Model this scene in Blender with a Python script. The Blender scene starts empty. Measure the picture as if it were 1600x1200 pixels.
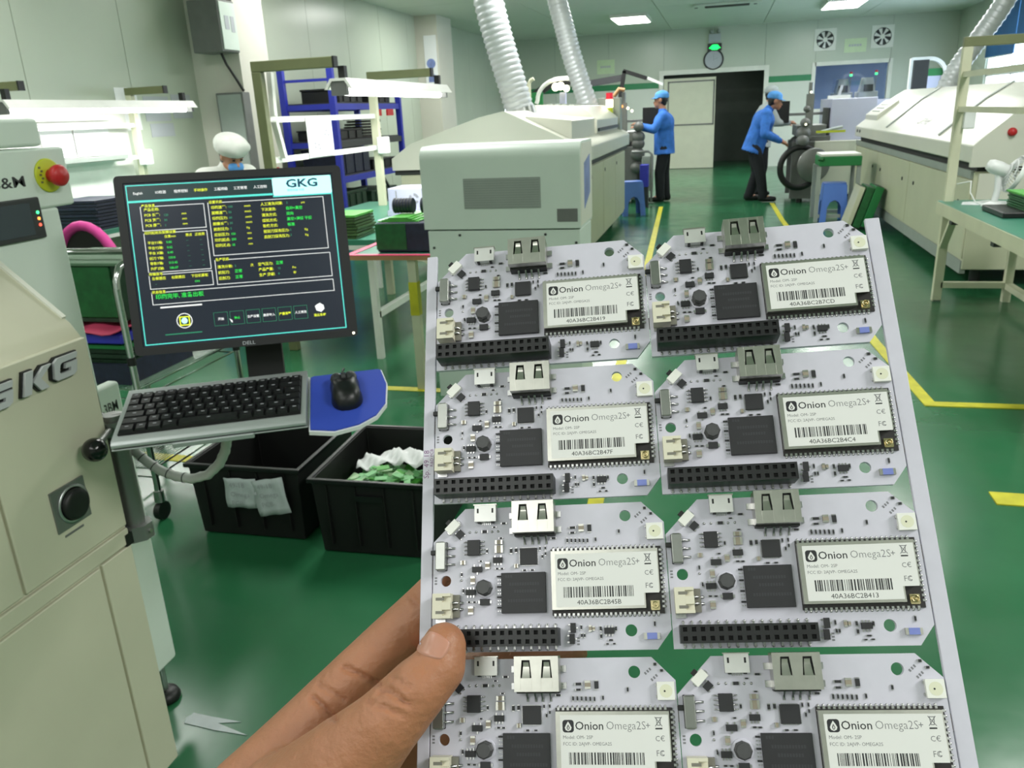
import bpy, bmesh, math, random
from math import sin, cos, pi, radians
from mathutils import Vector, Matrix
random.seed(7)
S = bpy.context.scene
COL = S.collection
# ---------------------------------------------------------------- camera, world, light, exposure
CAM_F = 1250.0
cam = bpy.data.cameras.new('camera')
cam.sensor_fit = 'HORIZONTAL'; cam.sensor_width = 36.0
cam.lens = 36.0 * CAM_F / 1600.0
cam.clip_start = 0.02; cam.clip_end = 100
cam.dof.use_dof = True; cam.dof.focus_distance = 0.27; cam.dof.aperture_fstop = 58.0
camo = bpy.data.objects.new('camera', cam); COL.objects.link(camo)
cr, cd, cf = (0.96969142, 0.24033869, -0.04399843), (0.0365391, -0.32069404, -0.9464778), (-0.24158527, 0.91618374, -0.31975601)
m = Matrix.Identity(4)
for i in range(3):
    m[i][0] = cr[i]; m[i][1] = -cd[i]; m[i][2] = -cf[i]
m.translation = (0, 0, 1.42)
camo.matrix_world = m
S.camera = camo
S.view_settings.view_transform = 'Standard'
S.view_settings.look = 'None'
S.view_settings.gamma = 1.0
S.view_settings.use_curve_mapping = False
S.view_settings.exposure = 0.32
w = bpy.data.worlds.new('world'); S.world = w; w.use_nodes = True
bg = w.node_tree.nodes['Background']
bg.inputs[0].default_value = (0.80, 0.90, 1.0, 1); bg.inputs[1].default_value = 10.0
LAMP_W = 58.0        # radiant watts of one ceiling fixture
TUBE_W = 16.0        # of one bench tube
LAMP_COL = (1.0, 1.0, 0.965)

def lin(c):
    c = c / 255.0
    return c / 12.92 if c <= 0.04045 else ((c + 0.055) / 1.055) ** 2.4
MATS = {}
def mat(name, col, rough=0.5, metal=0.0, var=0.06, scale=6.0, bump=0.0, bscale=None, spec=0.5, coat=0.0, emit=0.0, trans=0.0, sss=0.0):
    """Procedural principled material; col is sRGB 0-255, var a noise variation of the colour."""
    mt = bpy.data.materials.new(name); mt.use_nodes = True
    nt = mt.node_tree; b = nt.nodes['Principled BSDF']
    c = [lin(x) for x in col] + [1]
    b.inputs['Roughness'].default_value = rough
    b.inputs['Metallic'].default_value = metal
    b.inputs['Specular IOR Level'].default_value = spec
    b.inputs['Coat Weight'].default_value = coat
    b.inputs['Coat Roughness'].default_value = 0.12
    if trans: b.inputs['Transmission Weight'].default_value = trans
    if sss:
        b.inputs['Subsurface Weight'].default_value = sss
        b.inputs['Subsurface Radius'].default_value = (0.006, 0.002, 0.001)
    b.inputs['Base Color'].default_value = c
    if var or bump:
        tc = nt.nodes.new('ShaderNodeTexCoord'); nz = nt.nodes.new('ShaderNodeTexNoise')
        nz.inputs['Scale'].default_value = scale; nz.inputs['Detail'].default_value = 5
        nt.links.new(tc.outputs['Object'], nz.inputs['Vector'])
        if var:
            rp = nt.nodes.new('ShaderNodeValToRGB')
            rp.color_ramp.elements[0].position = 0.3; rp.color_ramp.elements[1].position = 0.7
            rp.color_ramp.elements[0].color = [x * (1 - var) for x in c[:3]] + [1]
            rp.color_ramp.elements[1].color = [min(1, x * (1 + var)) for x in c[:3]] + [1]
            nt.links.new(nz.outputs['Fac'], rp.inputs['Fac']); nt.links.new(rp.outputs['Color'], b.inputs['Base Color'])
        if bump:
            bn = nt.nodes.new('ShaderNodeBump'); bn.inputs['Strength'].default_value = bump
            bn.inputs['Distance'].default_value = 0.002
            n2 = nz
            if bscale:
                n2 = nt.nodes.new('ShaderNodeTexNoise'); n2.inputs['Scale'].default_value = bscale; n2.inputs['Detail'].default_value = 4
                nt.links.new(tc.outputs['Object'], n2.inputs['Vector'])
            nt.links.new(n2.outputs['Fac'], bn.inputs['Height']); nt.links.new(bn.outputs['Normal'], b.inputs['Normal'])
    if emit:
        b.inputs['Emission Color'].default_value = c; b.inputs['Emission Strength'].default_value = emit
    MATS[name] = mt
    return mt
OFF = {}
def tag(o, label=None, cat=None, group=None, kind=None):
    if label: o['label'] = label
    if cat: o['category'] = cat
    if group: o['group'] = group
    if kind: o['kind'] = kind
    return o
def thing(name, label, cat, loc=(0, 0, 0), group=None, world=True, mx=None):
    """Top-level Empty at the thing's base. world=True: its parts are given in world coordinates; else in its own frame."""
    o = bpy.data.objects.new(name, None); COL.objects.link(o); o.empty_display_size = 0.05
    if mx is not None: o.matrix_world = mx
    else: o.location = loc
    OFF[o] = Vector(loc) if (world and mx is None) else Vector((0, 0, 0))
    return tag(o, label, cat, group)
def copy_tree(o, parent=None):
    c = o.copy(); COL.objects.link(c); OFF[c] = OFF.get(o, Vector((0, 0, 0)))
    if parent is not None: c.parent = parent
    for ch in list(o.children): copy_tree(ch, c)
    return c
def frame(z, up=(0, 0, 1)):
    z = Vector(z).normalized(); u = Vector(up)
    if abs(z.dot(u)) > 0.98: u = Vector((1, 0, 0))
    x = u.cross(z).normalized(); y = z.cross(x)
    return x, y, z
class MB:
    def __init__(s): s.v = []; s.f = []; s.m = []; s.s = []
    def add(s, vs, fs, m=0, sm=False):
        n = len(s.v); s.v += [tuple(v) for v in vs]
        for f in fs: s.f.append(tuple(i + n for i in f)); s.m.append(m); s.s.append(sm)
        return s
    def box(s, x0, x1, y0, y1, z0, z1, m=0, mx=None):
        vs = [Vector((x, y, z)) for z in (z0, z1) for y in (y0, y1) for x in (x0, x1)]
        if mx is not None: vs = [mx @ v for v in vs]
        return s.add(vs, [(0, 2, 3, 1), (4, 5, 7, 6), (0, 1, 5, 4), (2, 6, 7, 3), (0, 4, 6, 2), (1, 3, 7, 5)], m)
    def bar(s, p0, p1, w, h, m=0, up=(0, 0, 1)):
        p0 = Vector(p0); p1 = Vector(p1); x, y, z = frame(p1 - p0, up)
        vs = []
        for p in (p0, p1):
            for a, b in ((-1, -1), (1, -1), (1, 1), (-1, 1)): vs.append(p + x * a * w / 2 + y * b * h / 2)
        return s.add(vs, [(3, 2, 1, 0), (4, 5, 6, 7), (0, 1, 5, 4), (1, 2, 6, 5), (2, 3, 7, 6), (3, 0, 4, 7)], m)
    def cyl(s, p0, p1, r0, r1=None, n=16, m=0, sm=True, caps=True):
        r1 = r0 if r1 is None else r1
        p0 = Vector(p0); p1 = Vector(p1); x, y, z = frame(p1 - p0)
        vs = [p + (x * cos(2 * pi * k / n) + y * sin(2 * pi * k / n)) * r for p, r in ((p0, r0), (p1, r1)) for k in range(n)]
        s.add(vs, [(k, (k + 1) % n, n + (k + 1) % n, n + k) for k in range(n)], m, sm)
        if caps: s.add(vs, [tuple(range(n - 1, -1, -1)), tuple(range(n, 2 * n))], m)
        return s
    def tube(s, pts, r, n=8, m=0, closed=False, caps=True, rads=None):
        pts = [Vector(p) for p in pts]; N = len(pts); vs = []; px = None
        for i, p in enumerate(pts):
            a = pts[(i - 1) % N] if (closed or i > 0) else p
            b = pts[(i + 1) % N] if (closed or i < N - 1) else p
            t = (b - a).normalized()
            if px is None: px, py, _ = frame(t)
            px = (px - t * px.dot(t)).normalized(); py = t.cross(px)
            rr = rads[i] if rads else r
            vs += [p + (px * cos(2 * pi * k / n) + py * sin(2 * pi * k / n)) * rr for k in range(n)]
        fs = []
        for i in range(N if closed else N - 1):
            j = (i + 1) % N
            fs += [(i * n + k, i * n + (k + 1) % n, j * n + (k + 1) % n, j * n + k) for k in range(n)]
        s.add(vs, fs, m, True)
        if caps and not closed: s.add(vs, [tuple(range(n - 1, -1, -1)), tuple((N - 1) * n + k for k in range(n))], m)
        return s
    def prism(s, poly, ax, a, b, m=0, sm=False, mx=None):
        """2D polygon extruded along axis ax from a to b; poly in the two other axes, in order."""
        if ax == 'x': P = lambda u, v, t: Vector((t, u, v))
        elif ax == 'y': P = lambda u, v, t: Vector((u, t, v))
        else: P = lambda u, v, t: Vector((u, v, t))
        n = len(poly); vs = [P(u, v, t) for t in (a, b) for u, v in poly]
        if mx is not None: vs = [mx @ v for v in vs]
        ar = sum(poly[i][0] * poly[(i + 1) % n][1] - poly[(i + 1) % n][0] * poly[i][1] for i in range(n)) * (b - a)
        if ax == 'y': ar = -ar
        side = [(k, (k + 1) % n, n + (k + 1) % n, n + k) for k in range(n)]; c0 = tuple(range(n - 1, -1, -1)); c1 = tuple(range(n, 2 * n))
        if ar < 0: side = [f[::-1] for f in side]; c0 = c0[::-1]; c1 = c1[::-1]
        s.add(vs, side, m, sm); return s.add(vs, [c0, c1], m)
    def lathe(s, prof, c=(0, 0, 0), axis=(0, 0, 1), n=24, m=0, sm=True):
        c = Vector(c); x, y, z = frame(axis); vs = []
        for r, h in prof:
            vs += [c + z * h + (x * cos(2 * pi * k / n) + y * sin(2 * pi * k / n)) * max(r, 1e-5) for k in range(n)]
        fs = []
        for i in range(len(prof) - 1): fs += [(i * n + k, i * n + (k + 1) % n, (i + 1) * n + (k + 1) % n, (i + 1) * n + k) for k in range(n)]
        return s.add(vs, fs, m, sm)
    def ell(s, c, r, nu=16, nv=10, m=0, mx=None):
        c = Vector(c); r = (r, r, r) if isinstance(r, (int, float)) else r; vs = []
        for i in range(nv + 1):
            t = pi * i / nv
            for k in range(nu):
                v = Vector((r[0] * sin(t) * cos(2 * pi * k / nu), r[1] * sin(t) * sin(2 * pi * k / nu), -r[2] * cos(t)))
                if mx is not None: v = mx @ v
                vs.append(c + v)
        return s.add(vs, [(i * nu + k, i * nu + (k + 1) % nu, (i + 1) * nu + (k + 1) % nu, (i + 1) * nu + k) for i in range(nv) for k in range(nu)], m, True)
    def quad(s, a, b, c, d, m=0): return s.add([a, b, c, d], [(0, 1, 2, 3)], m)
    def text(s, body, size, mx, m=0, align='LEFT', bold=0.0, shear=0.0, depth=0.0, sx=1.0):
        vs, fs = text_geo(body, size, align, bold, shear, depth)
        return s.add([mx @ Vector((v[0] * sx, v[1], v[2])) for v in vs], fs, m)
    def build(s, name, mats, parent=None, bev=0.0, seg=2, off=None, kind=None, label=None):
        me = bpy.data.meshes.new(name)
        o3 = OFF.get(parent, Vector((0, 0, 0))) if off is None else Vector(off)
        me.from_pydata([(v[0] - o3.x, v[1] - o3.y, v[2] - o3.z) for v in s.v], [], s.f)
        for mt in (mats if isinstance(mats, (list, tuple)) else [mats]): me.materials.append(MATS[mt])
        me.polygons.foreach_set('material_index', s.m)
        me.polygons.foreach_set('use_smooth', [True] * len(s.f) if bev else s.s)
        me.update()
        ob = bpy.data.objects.new(name, me); COL.objects.link(ob)
        if parent is not None: ob.parent = parent; OFF[ob] = o3
        elif off is not None: ob.location = off
        if bev:
            bm = ob.modifiers.new('bevel', 'BEVEL'); bm.width = bev; bm.segments = seg; bm.limit_method = 'ANGLE'; bm.angle_limit = radians(35); bm.harden_normals = True
        if kind: ob['kind'] = kind
        if label: ob['label'] = label
        return ob
_tc = {}
def text_geo(body, size, align='LEFT', bold=0.0, shear=0.0, depth=0.0):
    key = (body, align, bold, shear, depth)
    if key not in _tc:
        c = bpy.data.curves.new('text', 'FONT'); c.body = body; c.size = 1.0; c.align_x = align; c.offset = bold; c.shear = shear
        c.resolution_u = 2; c.extrude = depth
        o = bpy.data.objects.new('text', c); COL.objects.link(o)
        me = o.to_mesh()
        _tc[key] = ([tuple(v.co) for v in me.vertices], [tuple(p.vertices) for p in me.polygons])
        o.to_mesh_clear(); bpy.data.objects.remove(o); bpy.data.curves.remove(c)
    vs, fs = _tc[key]
    return [(v[0] * size, v[1] * size, v[2] * size) for v in vs], fs
def tmx(o, x, y):
    """Matrix that puts text at o with its line along x and its up along y."""
    x = Vector(x).normalized(); y = Vector(y); y = (y - x * y.dot(x)).normalized(); z = x.cross(y)
    m = Matrix.Identity(4)
    for i in range(3): m[i][0] = x[i]; m[i][1] = y[i]; m[i][2] = z[i]
    m.translation = Vector(o); return m
def arc(c, r, a0, a1, n, ax='y'):
    out = []
    for k in range(n + 1):
        a = a0 + (a1 - a0) * k / n; u, v = r * cos(a), r * sin(a)
        out.append({'y': (c[0] + u, c[1], c[2] + v), 'x': (c[0], c[1] + u, c[2] + v), 'z': (c[0] + u, c[1] + v, c[2])}[ax])
    return out
def rrect(x0, x1, y0, y1, r, n=4):
    p = []
    for cx, cy, a in ((x1 - r, y1 - r, 0), (x0 + r, y1 - r, pi / 2), (x0 + r, y0 + r, pi), (x1 - r, y0 + r, 1.5 * pi)):
        p += [(cx + r * cos(a + pi / 2 * k / n), cy + r * sin(a + pi / 2 * k / n)) for k in range(n + 1)]
    return p
def area(name, loc, sx, sy, watts, col=LAMP_COL, rot=(0, 0, 0)):
    l = bpy.data.lights.new(name, 'AREA'); l.shape = 'RECTANGLE'; l.size = sx; l.size_y = sy; l.energy = watts; l.color = col
    o = bpy.data.objects.new(name, l); o.location = loc; o.rotation_euler = rot; COL.objects.link(o); return o

# ---------------------------------------------------------------- materials
mat('wall_green', (182, 191, 175), 0.28, var=0.03, scale=1.5, spec=0.4)
mat('wall_pale', (206, 212, 202), 0.3, var=0.03, scale=1.5, spec=0.4)
mat('wall_warm', (205, 203, 192), 0.45, var=0.03, scale=2)
mat('ceiling_white', (204, 212, 200), 0.5, var=0.03, scale=1.2)
mat('joint', (120, 130, 120), 0.6)
mat('stripe_green', (24, 122, 74), 0.45)
mat('tape_yellow', (196, 190, 40), 0.5, var=0.15, scale=14)
mat('white_trim', (216, 218, 208), 0.4)
mat('door_cream', (200, 202, 180), 0.4, var=0.03)
mat('dark_gap', (38, 42, 40), 0.6)
mat('corridor', (96, 106, 98), 0.6)
mat('machine_white', (222, 222, 210), 0.32, var=0.02, scale=3)
mat('machine_grey', (206, 218, 209), 0.4, var=0.03, scale=4)
mat('machine_cream', (196, 198, 172), 0.4, var=0.03, scale=4)
mat('printer_beige', (202, 200, 178), 0.42, var=0.04, scale=5, bump=0.03, bscale=420)
mat('printer_grey', (222, 233, 224), 0.42, var=0.03, scale=5, bump=0.03, bscale=420)
mat('panel_grey', (150, 158, 152), 0.5)
mat('black', (16, 17, 18), 0.45, var=0.1, scale=20)
mat('black_matte', (6, 7, 7), 0.6, var=0.15, scale=15)
mat('black_gloss', (12, 13, 15), 0.2)
mat('dark_grey', (52, 54, 56), 0.45, var=0.08)
mat('mid_grey', (104, 106, 104), 0.45, var=0.1, scale=8)
mat('metal_grey', (128, 130, 128), 0.38, 0.6, var=0.1, scale=8)
mat('steel', (176, 178, 176), 0.3, 1.0, var=0.08, scale=10)
mat('chrome', (196, 198, 198), 0.16, 1.0, var=0.03)
mat('alu', (176, 180, 180), 0.36, 0.85, var=0.05, scale=20)
mat('gold', (206, 192, 150), 0.28, 1.0)
mat('olive', (110, 116, 80), 0.5, var=0.08, scale=8)
mat('cream_post', (204, 204, 178), 0.45, var=0.05)
mat('white_post', (226, 227, 222), 0.4)
mat('rack_blue', (42, 52, 168), 0.45, var=0.06)
mat('stool_blue', (84, 124, 208), 0.4, var=0.05)
mat('mouse_blue', (42, 70, 176), 0.75, var=0.05, bump=0.1, bscale=900)
mat('bin_blue', (50, 52, 176), 0.45)
mat('bench_green', (56, 128, 104), 0.35, var=0.06, spec=0.5)
mat('board_green', (26, 92, 46), 0.45, var=0.2, scale=30)
mat('board_dark', (28, 56, 38), 0.5, var=0.35, scale=40)
mat('board_bright', (86, 176, 70), 0.5, var=0.2, scale=30)
mat('cut_green', (30, 120, 62), 0.45)
mat('navy', (30, 36, 58), 0.6, var=0.25, scale=30)
mat('pink', (222, 78, 116), 0.5, var=0.06)
mat('magenta', (214, 62, 150), 0.6, var=0.06)
mat('red', (196, 40, 44), 0.38, var=0.04)
mat('lime', (206, 214, 50), 0.5, var=0.05)
mat('paper', (236, 238, 240), 0.7, var=0.01)
mat('paper_grey', (176, 180, 186), 0.7, var=0.03)
mat('paper_dull', (186, 194, 196), 0.75, var=0.06, scale=30, bump=0.15, bscale=60)
mat('ink', (70, 72, 78), 0.7, var=0.0)
mat('ink_light', (150, 152, 158), 0.7, var=0.0)
mat('sign_green', (196, 214, 176), 0.6)
mat('foil', (200, 204, 208), 0.4, 0.3, var=0.04)
mat('lavender', (196, 198, 222), 0.35, var=0.02)
mat('sticker_blue', (120, 136, 190), 0.4, var=0.3, scale=9)
mat('cloth_blue', (58, 118, 206), 0.85, var=0.18, scale=14, bump=0.3, bscale=40)
mat('cap_blue', (84, 148, 212), 0.85, var=0.1, scale=20, bump=0.2, bscale=60)
mat('cloth_white', (226, 228, 222), 0.85, var=0.05, scale=18, bump=0.3, bscale=50)
mat('cloth_grey', (168, 176, 176), 0.85, var=0.06, scale=18, bump=0.2, bscale=50)
mat('trousers', (24, 27, 32), 0.85, var=0.15, scale=16, bump=0.2, bscale=40)
mat('skin_far', (186, 132, 104), 0.6, var=0.05, scale=20)
mat('hair', (22, 19, 18), 0.6)
mat('plastic_white', (226, 228, 228), 0.4, var=0.02)
mat('plastic_black', (14, 15, 17), 0.38, var=0.08, scale=30)
mat('bezel', (27, 27, 31), 0.45, var=0.04, scale=40)
mat('key_black', (22, 23, 25), 0.42, var=0.1, scale=60)
mat('keyboard_silver', (172, 178, 178), 0.36, 0.45, var=0.03, scale=20)
mat('sleeve', (186, 190, 186), 0.45, var=0.03)
mat('blind_blue', (30, 84, 128), 0.7, var=0.12, scale=3)
mat('blind_bright', (20, 110, 230), 0.6)
mat('wood_edge', (176, 132, 92), 0.6, var=0.1)
mat('teal_frame', (64, 150, 146), 0.4)
mat('lamp_on', (255, 255, 250), 0.5, var=0, emit=9.0)
mat('tube_on', (255, 255, 250), 0.5, var=0, emit=9.0)
mat('exit_on', (20, 235, 90), 0.5, var=0, emit=2.2)
mat('led_green', (70, 240, 140), 0.5, var=0, emit=2.0)
mat('led_orange', (250, 150, 70), 0.5, var=0, emit=2.0)
mat('led_red', (240, 90, 70), 0.5, var=0, emit=1.6)
mat('beacon_white', (255, 250, 215), 0.5, var=0, emit=2.5)
mat('beacon_red', (222, 40, 60), 0.4, var=0, emit=0.25)
mat('scr_bg', (26, 31, 42), 0.25, var=0, emit=0.75)
mat('scr_menu', (28, 44, 46), 0.25, var=0, emit=0.9)
mat('scr_cyan', (74, 188, 178), 0.3, var=0, emit=0.9)
mat('scr_logo', (176, 244, 240), 0.3, var=0, emit=0.9)
mat('scr_white', (212, 212, 214), 0.3, var=0, emit=0.8)
mat('scr_yellow', (206, 214, 48), 0.3, var=0, emit=0.85)
mat('scr_green', (40, 196, 70), 0.3, var=0, emit=0.8)
mat('scr_teal', (36, 120, 88), 0.3, var=0, emit=0.7)
mat('scr_ink', (20, 66, 90), 0.3, var=0, emit=0.5)
# pcb
mat('pcb_white', (202, 200, 213), 0.42, var=0.015, scale=300, spec=0.4)
mat('pcb_edge', (120, 112, 100), 0.6)
mat('pcb_dark', (30, 26, 26), 0.5)
mat('tin', (192, 191, 184), 0.33, 1.0, var=0.05, scale=300)
mat('tin_bright', (214, 214, 212), 0.42, 0.7, var=0.03, scale=300)
mat('solder', (186, 186, 186), 0.3, 1.0, var=0.05, scale=900)
mat('chip_black', (33, 33, 37), 0.5, var=0.06, scale=400)
mat('chip_mark', (47, 47, 52), 0.5, var=0)
mat('header_black', (24, 25, 27), 0.4, var=0.05, scale=300)
mat('hole_black', (3, 3, 4), 0.8, var=0)
mat('usb_black', (14, 14, 15), 0.5)
mat('display_dark', (66, 74, 82), 0.25)
mat('logo_silver', (200, 202, 204), 0.35, 0.25, var=0.03)
mat('grille_line', (136, 145, 139), 0.5)
mat('switch_grey', (150, 152, 148), 0.3, 0.8, var=0.05, scale=300)
mat('jst_cream', (216, 212, 192), 0.45, var=0.02)
mat('jst_dark', (120, 118, 108), 0.5)
mat('coil', (70, 70, 72), 0.5, var=0.08, scale=500)
mat('cap_tan', (150, 140, 124), 0.45, var=0.06, scale=500)
mat('label_white', (222, 222, 220), 0.45, 0.0, var=0.0)
mat('label_ink', (34, 34, 38), 0.5, var=0)
mat('label_grey', (110, 110, 114), 0.5, var=0)
mat('led_white', (232, 232, 226), 0.35, var=0)
mat('led_phosphor', (220, 220, 196), 0.4, var=0)
mat('blue_part', (120, 132, 200), 0.35, var=0)
mat('silk_grey', (120, 120, 126), 0.5, var=0)
mat('pen_purple', (120, 70, 120), 0.6, var=0)

def glass_material(name, tint):
    mt = bpy.data.materials.new(name); mt.use_nodes = True; nt = mt.node_tree; nt.nodes.remove(nt.nodes['Principled BSDF'])
    tr = nt.nodes.new('ShaderNodeBsdfTransparent'); tr.inputs[0].default_value = [lin(x) for x in tint] + [1]
    gl = nt.nodes.new('ShaderNodeBsdfGlossy'); gl.inputs['Roughness'].default_value = .03
    mx = nt.nodes.new('ShaderNodeMixShader'); mx.inputs[0].default_value = .07
    nt.links.new(tr.outputs[0], mx.inputs[1]); nt.links.new(gl.outputs[0], mx.inputs[2])
    nt.links.new(mx.outputs[0], nt.nodes['Material Output'].inputs['Surface']); MATS[name] = mt
glass_material('glass_tint', (240, 244, 248))
def floor_material():
    mt = bpy.data.materials.new('epoxy_floor'); mt.use_nodes = True; nt = mt.node_tree; b = nt.nodes['Principled BSDF']
    tc = nt.nodes.new('ShaderNodeTexCoord'); n1 = nt.nodes.new('ShaderNodeTexNoise'); n1.inputs['Scale'].default_value = 1.3; n1.inputs['Detail'].default_value = 6
    rp = nt.nodes.new('ShaderNodeValToRGB')
    a = [lin(x) for x in (35, 90, 57)]; c = [lin(x) for x in (46, 114, 76)]
    rp.color_ramp.elements[0].position = 0.3; rp.color_ramp.elements[0].color = a + [1]
    rp.color_ramp.elements[1].position = 0.75; rp.color_ramp.elements[1].color = c + [1]
    nt.links.new(tc.outputs['Object'], n1.inputs['Vector']); nt.links.new(n1.outputs['Fac'], rp.inputs['Fac']); nt.links.new(rp.outputs['Color'], b.inputs['Base Color'])
    n2 = nt.nodes.new('ShaderNodeTexNoise'); n2.inputs['Scale'].default_value = 5.0; n2.inputs['Detail'].default_value = 4
    nt.links.new(tc.outputs['Object'], n2.inputs['Vector'])
    mr = nt.nodes.new('ShaderNodeMapRange'); mr.inputs[3].default_value = 0.12; mr.inputs[4].default_value = 0.3
    nt.links.new(n2.outputs['Fac'], mr.inputs[0]); nt.links.new(mr.outputs[0], b.inputs['Roughness'])
    n3 = nt.nodes.new('ShaderNodeTexNoise'); n3.inputs['Scale'].default_value = 9.0
    nt.links.new(tc.outputs['Object'], n3.inputs['Vector'])
    bn = nt.nodes.new('ShaderNodeBump'); bn.inputs['Strength'].default_value = 0.05; bn.inputs['Distance'].default_value = 0.01
    nt.links.new(n3.outputs['Fac'], bn.inputs['Height']); nt.links.new(bn.outputs['Normal'], b.inputs['Normal'])
    b.inputs['Specular IOR Level'].default_value = 0.5
    MATS['epoxy_floor'] = mt
floor_material()
# ================================================================ ROOM
XL, XR, YB, YF, HC = -5.15, 4.8, 20.1, -4.0, 3.07
fl = MB().box(XL - .2, XR + .2, YF - .2, YB + .05, -.1, 0).build('floor', 'epoxy_floor', kind='structure')
fl['label'] = 'glossy green epoxy factory floor'
OFF[fl] = Vector((0, 0, 0))
TZ_ = [0]
def tape(pts, wd=0.06):
    for a, b in zip(pts, pts[1:]):
        TZ_[0] += .00035
        a = Vector(a); b = Vector(b); d = (b - a).normalized(); n = Vector((-d.y, d.x)) * wd / 2
        p = [a - n, b - n, b + n, a + n]
        MB().prism([(q.x, q.y) for q in p], 'z', 0.0003, 0.0012 + TZ_[0]).build('floor_marking', 'tape_yellow', fl, kind='structure')
tape([(-.34, 1.2), (-.42, 2.9), (-.5, 3.88)]); tape([(-.5, 3.95), (-.635, 7.7), (-.83, 12.4)])
tape([(-2.6, 3.92), (-.52, 3.91)]); tape([(-3.2, 2.9), (-2.2, 2.86)])
tape([(1.03, 3.98), (.96, 5.1), (.79, 10.7), (.77, 12.6)]); tape([(1.0, 4.0), (3.2, 4.05)]); tape([(1.02, 2.99), (3.0, 2.97)], .1)
# ceiling of flush panels
ce = MB().box(XL - .2, XR + .2, YF - .2, YB + .2, HC + .05, HC + .15).build('ceiling', 'joint', kind='structure'); OFF[ce] = Vector((0, 0, 0))
nx = 5; pw = (XR - XL) / nx
pm = None
for i in range(nx):
    for (y0, y1) in ((13.0, 15.35), (15.36, 17.72), (17.73, YB)):
        if pm is None:
            o = MB().box(-pw / 2 + .006, pw / 2 - .006, -.5, .5, 0, .05).build('ceiling_panel', 'ceiling_white', ce); pm = o
        else:
            o = pm.copy(); COL.objects.link(o)
        o.location = (XL + pw * (i + .5), (y0 + y1) / 2, HC); o.scale = (1, (y1 - y0), 1)
MB().box(XL, XR, YF, 12.99, HC, HC + .05).build('ceiling_panel', 'ceiling_white', ce)
# walls built of sandwich panels with recessed vertical joints
def panel_wall(name, axis, pos, a0, a1, z0, z1, step, mats, out, top=None, band=None):
    zt_ = z1 + .12
    w_ = MB()
    t = .12 * out
    if axis == 'x': w_.box(min(pos + .012 * out, pos + t), max(pos + .012 * out, pos + t), a0, a1, z0, zt_)
    else: w_.box(a0, a1, min(pos + .012 * out, pos + t), max(pos + .012 * out, pos + t), z0, zt_)
    root = w_.build(name, 'joint', kind='structure'); OFF[root] = Vector((0, 0, 0))
    a = a0
    while a < a1 - 1e-3:
        b = min(a + step, a1); b = a1 if a1 - b < .2 else b
        q = MB(); lo, hi = min(pos, pos + .012 * out), max(pos, pos + .012 * out)
        if axis == 'x': q.box(lo, hi, a + .004, b - .004, z0, z1)
        else: q.box(a + .004, b - .004, lo, hi, z0, z1)
        q.build('wall_panel', mats, root); a = b
    return root
panel_wall('wall_left', 'x', XL, YF, YB, 0, HC, 1.18, 'wall_green', -1)
MB().box(XL - .1, XR + .1, YF - .15, YF, 0, HC + .12).build('wall_front', 'wall_pale', kind='structure')
# right wall with a window opening
WY0, WY1, WZ0, WZ1 = 12.2, 17.95, .95, 2.95
for nm, (a0, a1, z0, z1) in {'wall_right': (YF, WY0, 0, HC + .12), 'wall_right.001': (WY1, YB + .12, 0, HC + .12), 'wall_right.002': (WY0, WY1, 0, WZ0), 'wall_right.003': (WY0, WY1, WZ1, HC + .12)}.items():
    MB().box(XR, XR + .15, a0, a1, z0, z1).build(nm, 'wall_green', kind='structure')
wr = MB()
for y in (WY0 + .03, 13.6, 15.05, 16.5, WY1 - .03): wr.box(XR + .03, XR + .09, y - .03, y + .03, WZ0, WZ1)
for z in (WZ0 + .03, 1.72, WZ1 - .03): wr.box(XR + .03, XR + .09, WY0, WY1, z - .03, z + .03)
win = wr.build('window_1', 'white_trim', kind='structure'); OFF[win] = Vector((0, 0, 0))
for y0, y1 in ((WY0 + .06, 13.57), (13.63, 15.02), (15.08, 16.47), (16.53, WY1 - .06)):
    for z0, z1 in ((WZ0 + .06, 1.69), (1.75, WZ1 - .06)):
        MB().box(XR + .055, XR + .065, y0, y1, z0, z1).build('window_pane', 'glass_tint', win)
# blue roller blinds over the upper part of that window
def blind(y0, y1, z0, label, light=None):
    t = thing('roller_blind', label, 'blind', (XR - .03, (y0 + y1) / 2, z0))
    MB().box(XR - .035, XR - .025, y0, y1, z0, 2.98).build('blind_cloth', 'blind_blue', t)
    MB().cyl((XR - .03, y0, 2.99), (XR - .03, y1, 2.99), .03, n=10).build('roller', 'white_trim', t)
    MB().box(XR - .045, XR - .015, y0, y1, z0 - .02, z0).build('bottom_bar', 'white_trim', t)
blind(16.3, 17.9, 2.02, 'dark blue roller blind pulled low on the far window bay')
blind(12.3, 16.27, 2.22, 'dark blue roller blind on the near window bays above the right oven')
# back wall: sliding door, viewing window, green stripe
BW = YB
DX0, DX1, DZ = -1.33, .9, 2.1
VX0, VX1, VZ0, VZ1 = 1.97, 3.5, 1.2, 2.14
def back_piece(nm, x0, x1, z0, z1, mt):
    r = MB().box(x0, x1, BW + .012, BW + .12, z0, z1 + (.12 if z1 == HC else 0)).build(nm, 'joint', kind='structure'); OFF[r] = Vector((0, 0, 0))
    n = max(1, round((x1 - x0) / 1.15)); s = (x1 - x0) / n
    for i in range(n): MB().box(x0 + i * s + .003, x0 + (i + 1) * s - .003, BW, BW + .012, z0, z1).build('wall_panel', mt, r)
back_piece('wall_back', XL, DX0, 0, 1.83, 'wall_pale'); back_piece('wall_back.001', XL, DX0, 1.83, HC, 'wall_green')
back_piece('wall_back.002', DX0, DX1, DZ, HC, 'wall_green')
back_piece('wall_back.003', DX1, VX0, 0, 1.83, 'wall_pale'); back_piece('wall_back.004', DX1, VX0, 1.83, HC, 'wall_green')
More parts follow.
